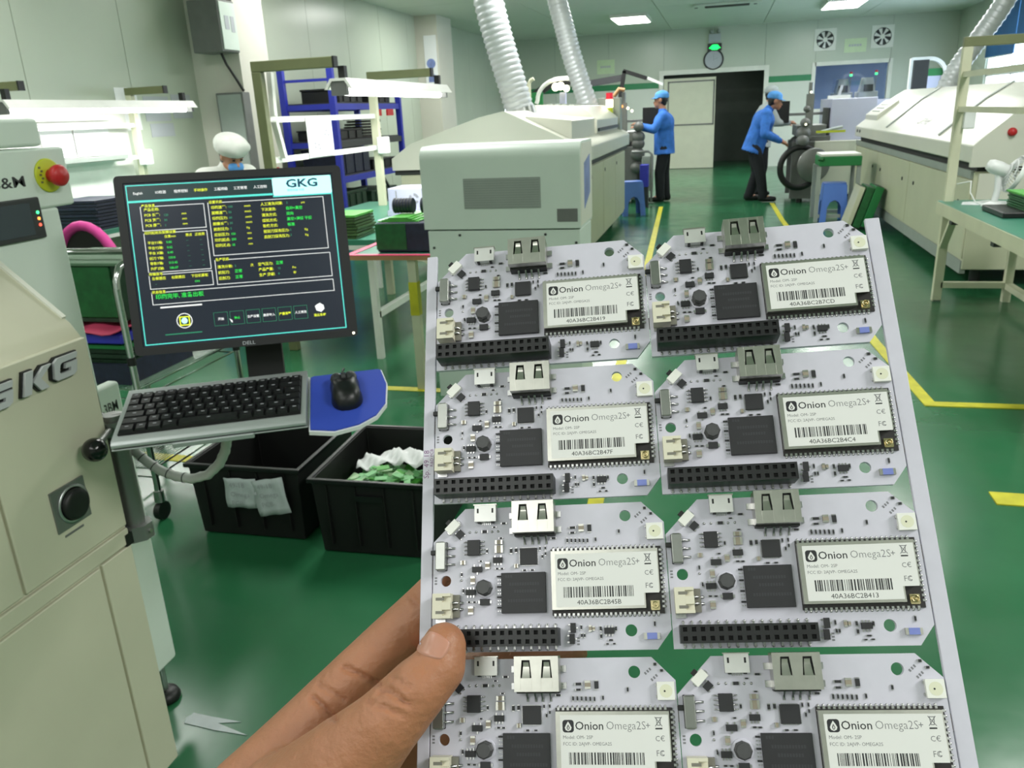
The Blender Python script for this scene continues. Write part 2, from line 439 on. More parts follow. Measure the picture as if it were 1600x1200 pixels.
back_piece('wall_back.005', VX0, VX1, 0, VZ0, 'wall_pale'); back_piece('wall_back.006', VX0, VX1, VZ1, HC, 'wall_green')
back_piece('wall_back.007', VX1, XR, 0, HC, 'wall_green')
for i, (x0, x1) in enumerate(((XL, DX0 - .11), (DX1 + .1, VX0 - .05))):
    MB().box(x0, x1, BW - .006, BW, 1.83, 1.96).build('trim_%d' % (i + 1), 'stripe_green', kind='structure')
d = MB()
for x in (DX0 - .1, DX1): d.box(x, x + .1, BW - .03, BW + .14, 0, DZ + .1)
d.box(DX0, DX1, BW - .03, BW + .14, DZ, DZ + .1)
MB_door = d.build('door_1', 'white_trim', kind='structure'); OFF[MB_door] = Vector((0, 0, 0))
lf = MB().box(DX0 + .01, -.15, BW - .01, BW + .04, .01, 2.02, 0)
lf = lf.build('door_leaf', 'door_cream', MB_door)
q = MB()
for z in (.98, 1.93): q.box(DX0 + .1, -.17, BW - .022, BW - .01, z, z + .03)
for x in (DX0 + .1, -.2): q.box(x, x + .03, BW - .022, BW - .01, .98, 1.96)
q.build('leaf_frame', 'mid_grey', lf)
MB().box(DX0 + .13, -.21, BW - .014, BW - .01, 1.02, 1.92).build('leaf_panel', 'door_cream', lf)
# dark corridor behind the door
c = MB()
c.box(-2, -1.9, BW + .16, BW + 2.6, 0, 2.6).box(1.5, 1.6, BW + .16, BW + 2.6, 0, 2.6).box(-2, 1.6, BW + 2.5, BW + 2.6, 0, 2.6).box(-2, 1.6, BW + .16, BW + 2.6, 2.6, 2.7)
c.build('wall_corridor', 'corridor', kind='structure')
MB().box(-2, 1.6, BW + .05, BW + 2.6, -.1, 0).build('floor_corridor', 'epoxy_floor', kind='structure')
# viewing window into the next hall
q = MB()
for x in (VX0 - .06, VX1 - .02): q.box(x, x + .08, BW - .02, BW + .14, VZ0 - .06, VZ1 + .06)
for z in (VZ0 - .06, VZ1 - .02): q.box(VX0, VX1, BW - .02, BW + .14, z, z + .08)
w2 = q.build('window_2', 'white_trim', kind='structure'); OFF[w2] = Vector((0, 0, 0))
MB().box(VX0, VX1, BW + .06, BW + .07, VZ0, VZ1).build('window_pane', 'glass_tint', w2)
c = MB().box(1.7, 1.75, BW + .16, BW + 5, 0, 2.6).box(5.4, 5.45, BW + .16, BW + 5, 0, 2.6).box(1.7, 5.4, BW + 5, BW + 5.1, 0, 2.6).box(1.7, 5.4, BW + .16, BW + 5, 2.6, 2.7).box(1.75, 5.4, BW + .16, BW + 5, -.05, 0)
mat('hall_blue', (112, 136, 168), 0.5)
c.build('next_hall_backdrop', 'hall_blue', kind='structure')
area('next_hall_lamp', (3.4, BW + 2.2, 2.55), 1.2, .6, 60)
for k, (x, z) in enumerate(((2.4, 2.25), (2.75, 2.32), (3.1, 2.2))):
    tag(MB().box(x - .12, x + .12, BW + 3.4, BW + 3.6, z + .05, z + .11, 0).box(x - .1, x + .1, BW + 3.42, BW + 3.58, z + .04, z + .05, 1).box(x - .01, x + .01, BW + 3.49, BW + 3.51, z + .11, 2.6, 0).build('hall_lamp', ['white_trim', 'lamp_on']), ('hanging lamp in the next hall nearest the window frame on the clock side', 'middle hanging lamp seen through the back window', 'hanging lamp in the next hall nearest the right wall')[k], 'lamp', 'hanging lamps in the next hall')
for i, (x, y, col) in enumerate(((2.75, BW + 1.2, 'machine_white'), (3.25, BW + .9, 'machine_white'))):
    t = thing('hall_machine', ('white machine with a signal tower seen through the back window, %s' % ('nearer the clock' if i == 0 else 'nearer the right wall')), 'machine', (x, y, 0))
    MB().box(x - .22, x + .22, y, y + .5, 0, 1.55).prism([(x - .16, 1.55), (x + .16, 1.55), (x + .1, 1.85), (x - .1, 1.85)], 'y', y + .05, y + .45).build('body', 'machine_white', t, bev=.02)
    MB().box(x - .1, x + .1, y - .01, y, 1.55, 1.7).build('screen', 'black_gloss', t)
    tw = MB().cyl((x + .16, y + .1, 1.55), (x + .16, y + .1, 1.9), .012).build('tower_pole', 'metal_grey', t)
    MB().cyl((x + .16, y + .1, 1.9), (x + .16, y + .1, 1.95), .03).build('beacon', 'led_green', tw)
    MB().cyl((x + .16, y + .1, 1.95), (x + .16, y + .1, 2.0), .03).build('beacon', 'beacon_red', tw)
# column on the left wall with its boxes
MB().box(XL, -4.62, 7.6, 8.15, 0, HC).build('column_left', 'wall_warm', kind='structure')
MB().box(XL, -4.75, 14.1, 14.9, 0, HC).build('column_left.001', 'wall_warm', kind='structure')
# things on the walls
def ceiling_light(x, y, label, grp=None, ly=1.2):
    t = thing('ceiling_light', label, 'lamp', (x, y, HC), grp)
    MB().box(x - .34, x + .34, y - ly / 2 - .03, y + ly / 2 + .03, HC - .06, HC - .001).build('housing', 'white_trim', t)
    MB().box(x - .31, x + .31, y - ly / 2, y + ly / 2, HC - .067, HC - .06).build('diffuser', 'lamp_on', t)
    area('ceiling_lamp', (x, y, HC - .08), .6, ly, LAMP_W)
ceiling_light(-1.74, 16.8, 'bright ceiling light panel in front of the sliding door'); ceiling_light(2.06, 16.8, 'bright ceiling light panel above the two wall fans')
for y in (12.6, 8.4, 4.2, .2):
    for x in (-1.74, 2.06, -4.0): area('ceiling_lamp', (x, y, HC - .02), .6, 1.2, LAMP_W * {(-4.0, 12.6): .6, (-4.0, 8.4): .55, (-4.0, 4.2): .45, (-4.0, .2): .3, (-1.74, 12.6): 1.2, (-1.74, 8.4): 1.0, (-1.74, 4.2): .7, (-1.74, .2): .2, (2.06, 12.6): .7, (2.06, 8.4): .42, (2.06, 4.2): 1.0, (2.06, .2): 1.15}[(x, y)])
for x, y in ((2.06, -2.2), (-4.0, -2.2)): area('ceiling_lamp', (x, y, HC - .02), .6, 1.2, LAMP_W * .42)
area('ceiling_lamp', (-1.15, -1.85, HC - .02), 2.1, 1.5, LAMP_W * .62)
area('corridor_fill', (-.2, BW + 1.4, 2.5), .3, .3, 2.5)  # unseen fill light, added so the corridor does not go black
t = thing('ceiling_air_outlet', 'dark slotted air outlet flush in the ceiling before the exit sign', 'air outlet', (.02, 15.75, HC))
MB().box(-.55, .6, 15.5, 16.0, HC - .035, HC - .002).build('housing', 'ceiling_white', t, bev=.01)
for k in range(4): MB().box(-.35, .4, 15.62 + .07 * k, 15.65 + .07 * k, HC - .045, HC - .035).build('slat', 'dark_grey', t)
for x in (-.5, .5): MB().cyl((x, 15.75, HC - .035), (x, 15.75, HC - .045), .03).build('screw_cap', 'mid_grey', t)
def wall_fan(x, z, label):
    t = thing('exhaust_fan', label, 'fan', (x, BW, z), 'exhaust fans high on the back wall')
    s = .225; y = BW - .03
    n = 24; vs = []; 
    ring = [(x + .18 * cos(2 * pi * k / n), z + .18 * sin(2 * pi * k / n)) for k in range(n)]
    sq = []
    for k in range(n):
        a = 2 * pi * k / n; c_, s_ = cos(a), sin(a); f = s / max(abs(c_), abs(s_)); sq.append((x + f * c_, z + f * s_))
    q = MB()
    vs = [(a, y, b) for a, b in sq] + [(a, y, b) for a, b in ring] + [(a, BW - .002, b) for a, b in ring] + [(a, BW - .002, b) for a, b in sq]
    q.add(vs, [(k, n + k, n + (k + 1) % n, (k + 1) % n) for k in range(n)] + [(n + k, 2 * n + k, 2 * n + (k + 1) % n, n + (k + 1) % n) for k in range(n)] + [(3 * n + k, k, (k + 1) % n, 3 * n + (k + 1) % n) for k in range(n)])
    q.build('frame', 'white_trim', t)
    MB().cyl((x, BW - .004, z), (x, BW - .001, z), .185, n=24).build('back_plate', 'dark_gap', t)
    MB().cyl((x, y - .005, z), (x, BW - .006, z), .05).build('hub', 'white_trim', t)
    for k in range(7):
        a = 2 * pi * k / 7 + .2
        p = [(.045, -.18), (.165, -.3), (.172, .12), (.05, .3)]
        pts = [(x + r * cos(a + b), y + .012 + .012 * (1 if b > 0 else -1), z + r * sin(a + b)) for r, b in p]
        MB().add(pts + [(q_[0], q_[1] + .003, q_[2]) for q_ in pts], [(0, 1, 2, 3), (7, 6, 5, 4), (0, 4, 5, 1), (1, 5, 6, 2), (2, 6, 7, 3), (3, 7, 4, 0)]).build('blade', 'white_post', t)
wall_fan(2.14, 2.65, 'square white exhaust fan on the back wall nearer the clock'); wall_fan(3.3, 2.645, 'square white exhaust fan on the back wall nearer the right wall')
def paper_sign(x, z, wd, ht, label):
    t = thing('notice_board', label, 'sign', (x, BW, z))
    MB().box(x - wd / 2, x + wd / 2, BW - .012, BW - .001, z - ht / 2, z + ht / 2).build('plate', 'sign_green', t)
    q = MB()
    for k in range(5): q.box(x - wd * .3 + k * wd * .12, x - wd * .3 + k * wd * .12 + wd * .09, BW - .013, BW - .012, z - .02, z + .025)
    q.build('lettering', 'paper_grey', t)
paper_sign(-2.67, 2.36, .41, .31, 'small pale green notice on the back wall between the ducts and the door'); paper_sign(2.77, 2.5, .45, .28, 'small pale green notice between the two exhaust fans')
t = thing('exit_sign', 'lit green emergency exit sign over the wall clock', 'sign', (-.24, BW, 2.6))
MB().box(-.36, -.05, BW - .05, BW - .001, 2.56, 2.72).build('sign_body', 'dark_grey', t, bev=.008)
q = MB().prism([(-.33, 2.62), (-.28, 2.66), (-.26, 2.69), (-.14, 2.69), (-.12, 2.66), (-.07, 2.62), (-.12, 2.61), (-.14, 2.585), (-.26, 2.585), (-.28, 2.61)], 'y', BW - .053, BW - .05)
q.build('lit_face', 'exit_on', t)
b = MB().box(-.34, -.08, BW - .06, BW - .001, 2.75, 2.92).build('battery_box', 'paper_grey', t, bev=.01)
for x in (-.29, -.13): MB().ell((x, BW - .04, 2.97), .045).build('lamp_head', 'steel', b)
t = thing('wall_clock', 'round white wall clock with a dark rim under the exit sign', 'clock', (-.22, BW, 2.38))
MB().lathe([(.0, .02), (.19, .02), (.19, .035), (.215, .035), (.225, .02), (.225, 0)], (-.22, BW - .001, 2.38), (0, -1, 0), 32).build('rim', 'dark_grey', t)
MB().cyl((-.22, BW - .023, 2.38), (-.22, BW - .025, 2.38), .19, n=32).build('face', 'paper_grey', t)
MB().bar((-.22, BW - .028, 2.36), (-.22, BW - .028, 2.5), .008, .003).build('minute_hand', 'mid_grey', t); MB().bar((-.225, BW - .027, 2.37), (-.13, BW - .027, 2.42), .01, .003).build('hour_hand', 'mid_grey', t)
# electrical box, conduit and papers at the near column
t = thing('electrical_box', 'grey steel electrical box high on the near column', 'electrical box', (-4.6, 7.6, 2.1))
MB().box(-4.92, -4.6, 7.3, 7.595, 2.1, 2.56).build('box', 'mid_grey', t, bev=.01)
MB().box(-4.6, -4.59, 7.32, 7.58, 2.12, 2.54).build('lid', 'machine_grey', t, bev=.004)
MB().box(-4.59, -4.587, 7.38, 7.45, 2.3, 2.42).box(-4.59, -4.587, 7.48, 7.54, 2.28, 2.42).build('rating_label', 'paper_grey', t)
MB().tube([(-4.72, 7.45, 2.1), (-4.7, 7.48, 2.0), (-4.64, 7.52, 1.86), (-4.6, 7.56, 1.75)], .014).build('cable', 'black', t)
MB().box(-4.85, -4.69, 7.42, 7.595, 2.56, 3.06).build('top_duct', 'mid_grey', t)
t = thing('cable_trunking', 'long grey cable trunking running down the near column', 'cable duct', (-4.7, 7.6, 0))
MB().box(-4.86, -4.56, 7.46, 7.595, .4, 1.74).build('trunking', 'mid_grey', t, bev=.008)
MB().box(-4.84, -4.58, 7.455, 7.46, .42, 1.72).build('cover', 'panel_grey', t)
for i, (y0, y1, z0, z1, mt, lb) in enumerate(((6.38, 6.66, 1.43, 1.79, 'paper', 'white sheet on the left wall beside the tall cream bench post'), (6.74, 7.1, 1.5, 1.72, 'paper_grey', 'pale bluish notice sheet in the middle on the left wall'), (6.78, 7.12, 1.36, 1.48, 'paper_grey', 'small grey notice strip low on the left wall under the bluish sheet'), (7.15, 7.45, 1.52, 1.74, 'paper_grey', 'grey sheet on the left wall next to the near column'))):
    tag(MB().box(XL + .001, XL + .006, y0, y1, z0, z1).build('wall_sheet', mt), lb, 'paper', 'sheets pinned on the left wall')
t = thing('pillar_notice', 'tall white notice with a round blue emblem on the far left pillar', 'sign', (-4.75, 14.1, 2))
MB().box(-5.0, -4.78, 14.085, 14.099, 1.75, 2.75).build('board', 'paper', t)
MB().cyl((-4.89, 14.083, 2.3), (-4.89, 14.085, 2.3), .08, n=20).box(-4.95, -4.83, 14.083, 14.085, 2.0, 2.12).build('emblem', 'sticker_blue', t)
# ducts rising to the ceiling
def duct(pts, r, label, x):
    t = thing('exhaust_duct', label, 'duct', pts[0])
    P = [Vector(p) for p in pts]; out = []; rads = []
    def cr_(i, u):
        p0, p1, p2, p3 = P[max(i - 1, 0)], P[i], P[i + 1], P[min(i + 2, len(P) - 1)]
        return .5 * ((2 * p1) + (p2 - p0) * u + (2 * p0 - 5 * p1 + 4 * p2 - p3) * u * u + (3 * p1 - p0 - 3 * p2 + p3) * u ** 3)
    L = 0; prev = None; fine = []
    for i in range(len(P) - 1):
        for k in range(60): fine.append(cr_(i, k / 60))
    fine.append(P[-1]); step = .016; acc = 0; out = [fine[0]]
    for a, b in zip(fine, fine[1:]):
        acc += (b - a).length
        if acc >= step: out.append(b); acc = 0
    rads = [r * (1.0 if k % 3 == 0 else .93 if k % 3 == 1 else .9) for k in range(len(out))]
    MB().tube(out, r, 20, rads=rads).build('hose', 'foil', t)
    d = (out[1] - out[0]).normalized()
    MB().cyl(out[0] - d * .06, out[0] + d * .1, r * 1.05, n=20).build('collar', 'steel', t)
duct([(-1.95, 8.3, 1.36), (-2.03, 8.3, 1.65), (-2.13, 8.3, 2.0), (-2.22, 8.3, 2.35), (-2.3, 8.3, 2.75), (-2.33, 8.3, 3.06)], .152, 'wide silver flexible duct rising from the near end of the middle oven', 0)
duct([(-1.6, 10.8, 1.3), (-1.7, 10.8, 1.58), (-1.86, 10.8, 2.06), (-1.95, 10.8, 2.4), (-2.04, 10.8, 2.75), (-2.07, 10.8, 3.06)], .13, 'narrower bright silver duct rising from the far end of the middle oven', 0)
duct([(2.42, 10.5, 1.36), (2.5, 10.5, 1.62), (2.71, 10.5, 1.97), (2.92, 10.5, 2.34), (3.05, 10.5, 2.75), (3.1, 10.5, 3.06)], .11, 'silver flexible duct slanting up from the right oven beside the window', 0)
# ================================================================ SOLDER PASTE PRINTER (near left)
t = thing('paste_printer', 'large beige and grey solder paste printer with chrome logo letters at the left edge', 'machine', (-1.9, .4, 0))
PX = -1.12
MB().prism([(-2.5, .09), (PX - .008, .09), (PX - .008, 1.06), (-1.15, 1.092), (-1.292, 1.212), (-2.5, 1.212)], 'y', -.7, 1.19).build('cabinet', 'printer_beige', t, bev=.006)
def pan(name, y0, y1, z0, z1, parent=t, x=PX, mt='printer_beige', b=.003, th=.012):
    return MB().box(x - th, x, y0, y1, z0, z1).build(name, mt, parent, bev=b)
pan('upper_panel', .938, 1.188, .678, 1.066); pan('upper_panel', .2, .932, .678, 1.066); pan('upper_panel', -.69, .194, .678, 1.066)
pan('middle_rail', -.69, 1.188, .638, .672)
dr = pan('door', .25, 1.1, .12, .632); pan('side_stile', 1.106, 1.188, .1, .634); pan('door', -.69, .244, .12, .632)
pan('bottom_rail', -.69, 1.1, .09, .115)
MB().prism([(-1.162, 1.098), (-1.158, 1.103), (-1.286, 1.214), (-1.29, 1.21)], 'y', 1.184, 1.194).build('lid_trim', 'machine_white', t)
# grey upper cover
MB().box(-2.6, -1.31, -.7, 1.395, .5, 1.281).build('cover_body', 'printer_grey', t, bev=.006)
con = MB().box(-2.6, -1.308, -.7, 1.44, 1.281, 1.397).build('console', 'printer_grey', t, bev=.006)
MB().box(-2.6, -1.312, -.7, 1.393, 1.4, 1.453).build('top_cover', 'printer_grey', t, bev=.008)
MB().box(-2.6, -1.31, .5, 1.385, .12, .5).build('rear_body', 'printer_grey', t, bev=.006)
sk = MB().box(-1.34, -1.31, 1.2, 1.458, .135, .885).build('side_skirt', 'printer_grey', t, bev=.008)
MB().box(-1.312, -1.3085, 1.36, 1.45, .17, .8).build('inset_panel', 'printer_grey', sk, bev=.001)
q = MB().text('S&M', .0285, tmx((-1.3075, 1.325, 1.328), (0, 1, 0), (0, 0, 1)), 0, 'RIGHT', bold=.012, sx=1.5)
q.build('lettering', 'dark_grey', con)
q = MB().text('SL-3BM', .034, tmx((-1.309, 1.364, .822), (0, 1, 0), (0, 0, 1)), 0, 'LEFT', bold=.006, sx=.72); q.build('lettering', 'dark_grey', sk)
dp = MB().box(-1.31, -1.303, .95, 1.343, 1.2265, 1.306).build('display_panel', 'dark_grey', t, bev=.003)
MB().box(-1.303, -1.3022, .97, 1.315, 1.236, 1.297).build('display_glass', 'display_dark', dp)
for z, mt in ((1.277, 'led_green'), (1.265, 'led_orange'), (1.253, 'led_red')): MB().cyl((-1.3032, 1.331, z), (-1.3015, 1.331, z), .0032, n=10).build('indicator_light', mt, dp)
es = MB().lathe([(0, 0), (.033, 0), (.033, .003), (.03, .004), (0, .004)], (-1.3079, 1.382, 1.344), (1, 0, 0), 32).build('stop_collar', 'lime', con)
MB().lathe([(.013, .003), (.013, .014), (.019, .016), (.021, .021), (.021, .028), (.017, .033), (0, .035)], (-1.3079, 1.386, 1.343), (1, 0, 0), 28).build('stop_button', 'red', t, label='red mushroom emergency stop button')
q = MB()
for k in range(5): q.box(-1.304, -1.3037, 1.358 + .004 * (k % 2), 1.364 + .004 * (k % 2), 1.33 + k * .007, 1.334 + k * .007)
q.build('collar_print', 'olive', con)
# chrome raised letters
def logo_letter(ch, y0, y1, z0, z1):
    # poly letters in a 1x1 cell: rounded square G and slanted K
    if ch == 'G': polys = [[(.22, 1), (1, 1), (.93, .74), (.36, .74), (.28, .66), (.2, .34), (.24, .26), (.62, .26), (.66, .42), (.44, .42), (.5, .64), (.94, .64), (.84, .12), (.7, 0), (.08, 0), (-.02, .12), (.08, .86)]]
    else: polys = [[(.16, 1), (.44, 1), (.2, 0), (-.08, 0)], [(.44, .58), (.84, 1), (1.16, 1), (.66, .52), (.9, 0), (.58, 0), (.36, .46)]]
    for nm, mt, e, d in (('letter_back', 'black', .07, .006), ('letter_face', 'logo_silver', 0, .011)):
        q = MB()
        for pl in polys:
            cx = sum(p[0] for p in pl) / len(pl); cz = sum(p[1] for p in pl) / len(pl)
            if e:
                n = len(pl); out = []
                for i in range(n):
                    a, b, c = Vector(pl[i - 1]), Vector(pl[i]), Vector(pl[(i + 1) % n])
                    d1 = (b - a).normalized(); d2 = (c - b).normalized(); nn = Vector((d1.y + d2.y, -d1.x - d2.x))
                    ar = sum(pl[k][0] * pl[(k + 1) % n][1] - pl[(k + 1) % n][0] * pl[k][1] for k in range(n))
                    nn = nn.normalized() * e * (1 if ar > 0 else -1); out.append((b.x + nn.x, b.y + nn.y))
                pl = out
            q.prism([(y0 + (y1 - y0) * u, z0 + (z1 - z0) * v) for u, v in pl], 'x', PX - .004, PX + d)
        q.build(nm, mt, t)
logo_letter('G', 1.09, 1.15, 1.012, 1.05); logo_letter('K', 1.024, 1.08, 1.008, 1.046); logo_letter('G', .945, 1.006, 1.004, 1.043)
sw = MB().box(PX, PX + .004, 1.026, 1.106, .745, .825).build('switch_plate', 'metal_grey', t, bev=.001)
MB().lathe([(0, .004), (.036, .004), (.036, .006), (.031, .006)], (PX, 1.071, .785), (1, 0, 0), 32).build('dial_ring', 'alu', sw)
MB().lathe([(.029, .004), (.029, .012), (.027, .015), (.02, .0165), (0, .0165)], (PX, 1.071, .785), (1, 0, 0), 32).build('rotary_knob', 'black', sw)
MB().box(PX, PX + .001, 1.04, 1.085, .731, .735).build('switch_caption', 'mid_grey', sw)
MB().cyl((-1.365, 1.45, .012), (-1.365, 1.45, .14), .011).build('foot_screw', 'steel', t)
MB().lathe([(0, 0), (.036, 0), (.038, .008), (.032, .022), (.013, .03), (0, .03)], (-1.365, 1.45, 0), (0, 0, 1), 28).build('foot', 'black', t)
for y in (-.4, .5): MB().cyl((-1.4, y, 0), (-1.4, y, .1), .035).build('foot', 'black', t)
for y in (-.4, .5, 1.2): MB().cyl((-2.3, y, 0), (-2.3, y, .14), .035).build('foot', 'black', t)
# ---------------------------------------------------------------- swivel arm on the printer
t = thing('swivel_arm', 'grey steel post and swivel arm carrying the monitor and keyboard tray', 'monitor arm', (-1.13, 1.215, .6))
MB().cyl((-1.13, 1.222, .655), (-1.13, 1.222, .9), .019, n=20).build('post', 'metal_grey', t)
MB().box(-1.157, -1.147, 1.2, 1.24, .655, .89).build('post_flange', 'dark_grey', t)
for z0, z1 in ((.632, .664), (.862, .89)):
    b = MB().prism([(-1.19, 1.192), (-1.12, 1.192), (-1.10, 1.21), (-1.10, 1.235), (-1.12, 1.25), (-1.19, 1.25)], 'z', z0, z1).build('bracket', 'metal_grey', t, bev=.004)
    MB().cyl((-1.102, 1.222, (z0 + z1) / 2), (-1.096, 1.222, (z0 + z1) / 2), .004).build('screw', 'steel', b)
MB().box(-1.19, -1.118, 1.175, 1.195, .635, .66).build('bracket_shoe', 'black', t)
MB().cyl((-1.12, 1.2, .878), (-1.09, 1.13, .878), .007).build('lever', 'metal_grey', t)
MB().lathe([(0, -.02), (.012, -.018), (.021, -.006), (.022, .004), (.017, .016), (.008, .022), (0, .023)], (-1.088, 1.118, .872), (.5, -.6, .3), 24).build('lever_knob', 'black_gloss', t)
MB().tube([(-1.13, 1.222, .885), (-1.05, 1.27, .888), (-.93, 1.33, .888), (-.88, 1.42, .885)], .016, 10).build('arm_tube', 'metal_grey', t)
# monitor/keyboard frames
def fr(o, x, y, z):
    m = Matrix.Identity(4)
    for i in range(3): m[i][0] = x[i]; m[i][1] = y[i]; m[i][2] = z[i]
    m.translation = Vector(o); return m
MX = Vector((.8913, .4533, -.0069)).normalized(); MYd = Vector((.108, -.227, -.9679)); MYd = (MYd - MX * MYd.dot(MX)).normalized(); MZ = MX.cross(-MYd)
MON = fr((-1.0747, 1.3126, 1.3249), MX, -MYd, MZ) @ Matrix.Scale(1.112, 4)
q = MB()
q.box(.153, .217, -.375, -.1, -.105, -.0765, mx=MON)
q.build('monitor_plate', 'black_matte', t)
a = MON @ Vector((.185, -.365, -.08)); MB().bar(a + Vector((0, 0, .0)), (-.88, 1.42, .885), .03, .02).build('plate_link', 'black_matte', t)
# keyboard tray
TX = Vector((.9086, .4172, .0193)).normalized(); TYd = Vector((.4098, -.8818, -.2335)); TYd = (TYd - TX * TYd.dot(TX)).normalized(); TZ = TX.cross(-TYd)
TRY = fr((-1.0751, 1.2175, .9501), TX, -TYd, TZ)
pad_poly = [(.334, -.004), (.336, -.19), (.38, -.203), (.425, -.192), (.458, -.168), (.478, -.13), (.484, -.06), (.476, -.004), (.47, .0), (.34, .0)]
t = thing('keyboard_tray', 'pale steel keyboard tray with a rounded mouse platform', 'tray', world=False, mx=TRY)
MB().box(-.002, .334, -.17, .006, -.0185, -.0155).build('tray_plate', 'keyboard_silver', t, bev=.002)
MB().box(.1, .24, -.176, -.17, -.0225, -.0125).build('tray_lip', 'keyboard_silver', t, bev=.002)
MB().prism(pad_poly, 'z', -.021, -.0135).build('mouse_platform', 'plastic_white', t, bev=.002)
MB().box(.15, .21, -.1, .0, -.04, -.0185).build('mount_block', 'metal_grey', t)
q = MB().tube([(.06, -.05, -.075), (.1, -.04, -.055), (.18, -.05, -.045)], .012); q.build('mount_arm', 'metal_grey', t)
t = thing('keyboard', 'compact black keyboard with a silver frame on the swivel tray', 'keyboard', world=False, mx=TRY)
MB().prism([(-.172, -.011), (-.171, -.005), (-.163, -.001), (0, .003), (.002, 0), (.002, -.013), (-.168, -.013)], 'x', 0, .332).build('body', 'keyboard_silver', t, bev=.002)
MB().box(.009, .323, -.15, -.019, .0005, .0032).build('key_well', 'black_matte', t)
kp = None; kw = (.3135) / 15; kh = .1265 / 6
def keycap(wd):
    z0, z1 = .003, .0088; b = .0012; tp = .0028; h = kh
    vs = [(-wd / 2 + b, -h / 2 + b, z0), (wd / 2 - b, -h / 2 + b, z0), (wd / 2 - b, h / 2 - b, z0), (-wd / 2 + b, h / 2 - b, z0), (-wd / 2 + tp, -h / 2 + tp, z1), (wd / 2 - tp, -h / 2 + tp, z1), (wd / 2 - tp, h / 2 - tp, z1), (-wd / 2 + tp, h / 2 - tp, z1)]
    q = MB().add(vs, [(4, 5, 6, 7), (0, 1, 5, 4), (1, 2, 6, 5), (2, 3, 7, 6), (3, 0, 4, 7)], 0)
    q.quad((-.003, .001, z1 + .0002), (.003, .001, z1 + .0002), (.003, .0035, z1 + .0002), (-.003, .0035, z1 + .0002), 1)
    return q
rows = [[1] * 15, [1] * 13 + [2], [1.5] + [1] * 12 + [1.5], [1.8] + [1] * 11 + [2.2], [2.2] + [1] * 10 + [1.4, 1.4], [1.3, 1, 1.2, 1.3, 5.0, 1.2, 1, 1, 1, 1]]
kc = {}
for r, row in enumerate(rows):
    x = .0095
    for wd in row:
        k = kc.get(wd)
        if k is None: k = keycap(wd * kw).build('key', ['key_black', 'ink_light'], t); kc[wd] = k
        else:
            k = k.copy(); COL.objects.link(k); k.parent = t
        k.location = (x + wd * kw / 2, -.021 - kh * (r + .5), 0); x += wd * kw
t = thing('mouse_pad', 'royal blue mouse pad with a pale rim beside the keyboard', 'mouse pad', world=False, mx=TRY)
cx = sum(p[0] for p in pad_poly) / len(pad_poly); cy = sum(p[1] for p in pad_poly) / len(pad_poly)
MB().prism([(cx + (x - cx) * .965, cy + (y - cy) * .965) for x, y in pad_poly], 'z', -.013, -.0105).build('pad', 'mouse_blue', t)
t = thing('mouse', 'black computer mouse on the blue pad', 'mouse', world=False, mx=TRY @ Matrix.Translation((.405, -.09, -.0102)) @ Matrix.Rotation(radians(4), 4, 'Z'))
vs = []; nu, nv = 20, 9
for i in range(nv):
    f = i / (nv - 1); hh = .034 * sin(f * pi / 2); k = cos(f * pi / 2) ** .55
    for j in range(nu):
        a = 2 * pi * j / nu; yy = sin(a); wx = .031 * (1 - .14 * math.exp(-((yy - .1) * 3) ** 2) + (.06 if yy > .5 else 0))
        vs.append((wx * (1 if cos(a) > 0 else -1) * abs(cos(a)) ** .75 * k, .052 * (1 if yy > 0 else -1) * abs(yy) ** .85 * k, hh * (1 - .22 * max(0, yy))))
MB().add(vs, [(i * nu + j, i * nu + (j + 1) % nu, (i + 1) * nu + (j + 1) % nu, (i + 1) * nu + j) for i in range(nv - 1) for j in range(nu)], 0, True).build('shell', 'plastic_black', t)
MB().cyl((-.004, .03, .0245), (.004, .03, .0245), .009, n=14).build('scroll_wheel', 'dark_grey', t)
for s_ in (-1, 1): MB().ell((.013 * s_, .033, .02), (.0125, .019, .009), 12, 8).build('button', 'dark_grey', t)
MB().tube([(0, .05, .012), (0, .066, .016), (.002, .085, .01), (.006, .11, -.004), (0, .14, -.03)], .0016, 6).build('cable', 'dark_grey', t)
t = thing('cable_sleeve', 'white ribbed cable sleeve looping down under the keyboard tray', 'cable', (-1.0, 1.27, .75))
P = [(-1.12, 1.3, .845), (-1.155, 1.285, .815), (-1.137, 1.27, .799), (-1.114, 1.27, .778), (-1.087, 1.27, .761), (-1.052, 1.27, .75), (-1.015, 1.27, .747), (-.976, 1.27, .759), (-.945, 1.27, .785), (-.927, 1.27, .814), (-.918, 1.27, .84), (-.915, 1.265, .87)]
f = []
for i in range(len(P) - 1):
    for k in range(6): f.append(Vector(P[i]).lerp(Vector(P[i + 1]), k / 6))
f.append(Vector(P[-1]))
MB().tube(f, .0095, 10, rads=[.0095 if k % 3 else .0104 for k in range(len(f))]).build('sleeve', 'sleeve', t)
for i in range(1, 6):
    d_ = (Vector(P[i + 1]) - Vector(P[i])).normalized(); c_ = Vector(P[i]).lerp(Vector(P[i + 1]), .5)
    MB().cyl(c_, c_ + d_ * .002, .0108, n=12).build('dark_ring', 'dark_grey', t)
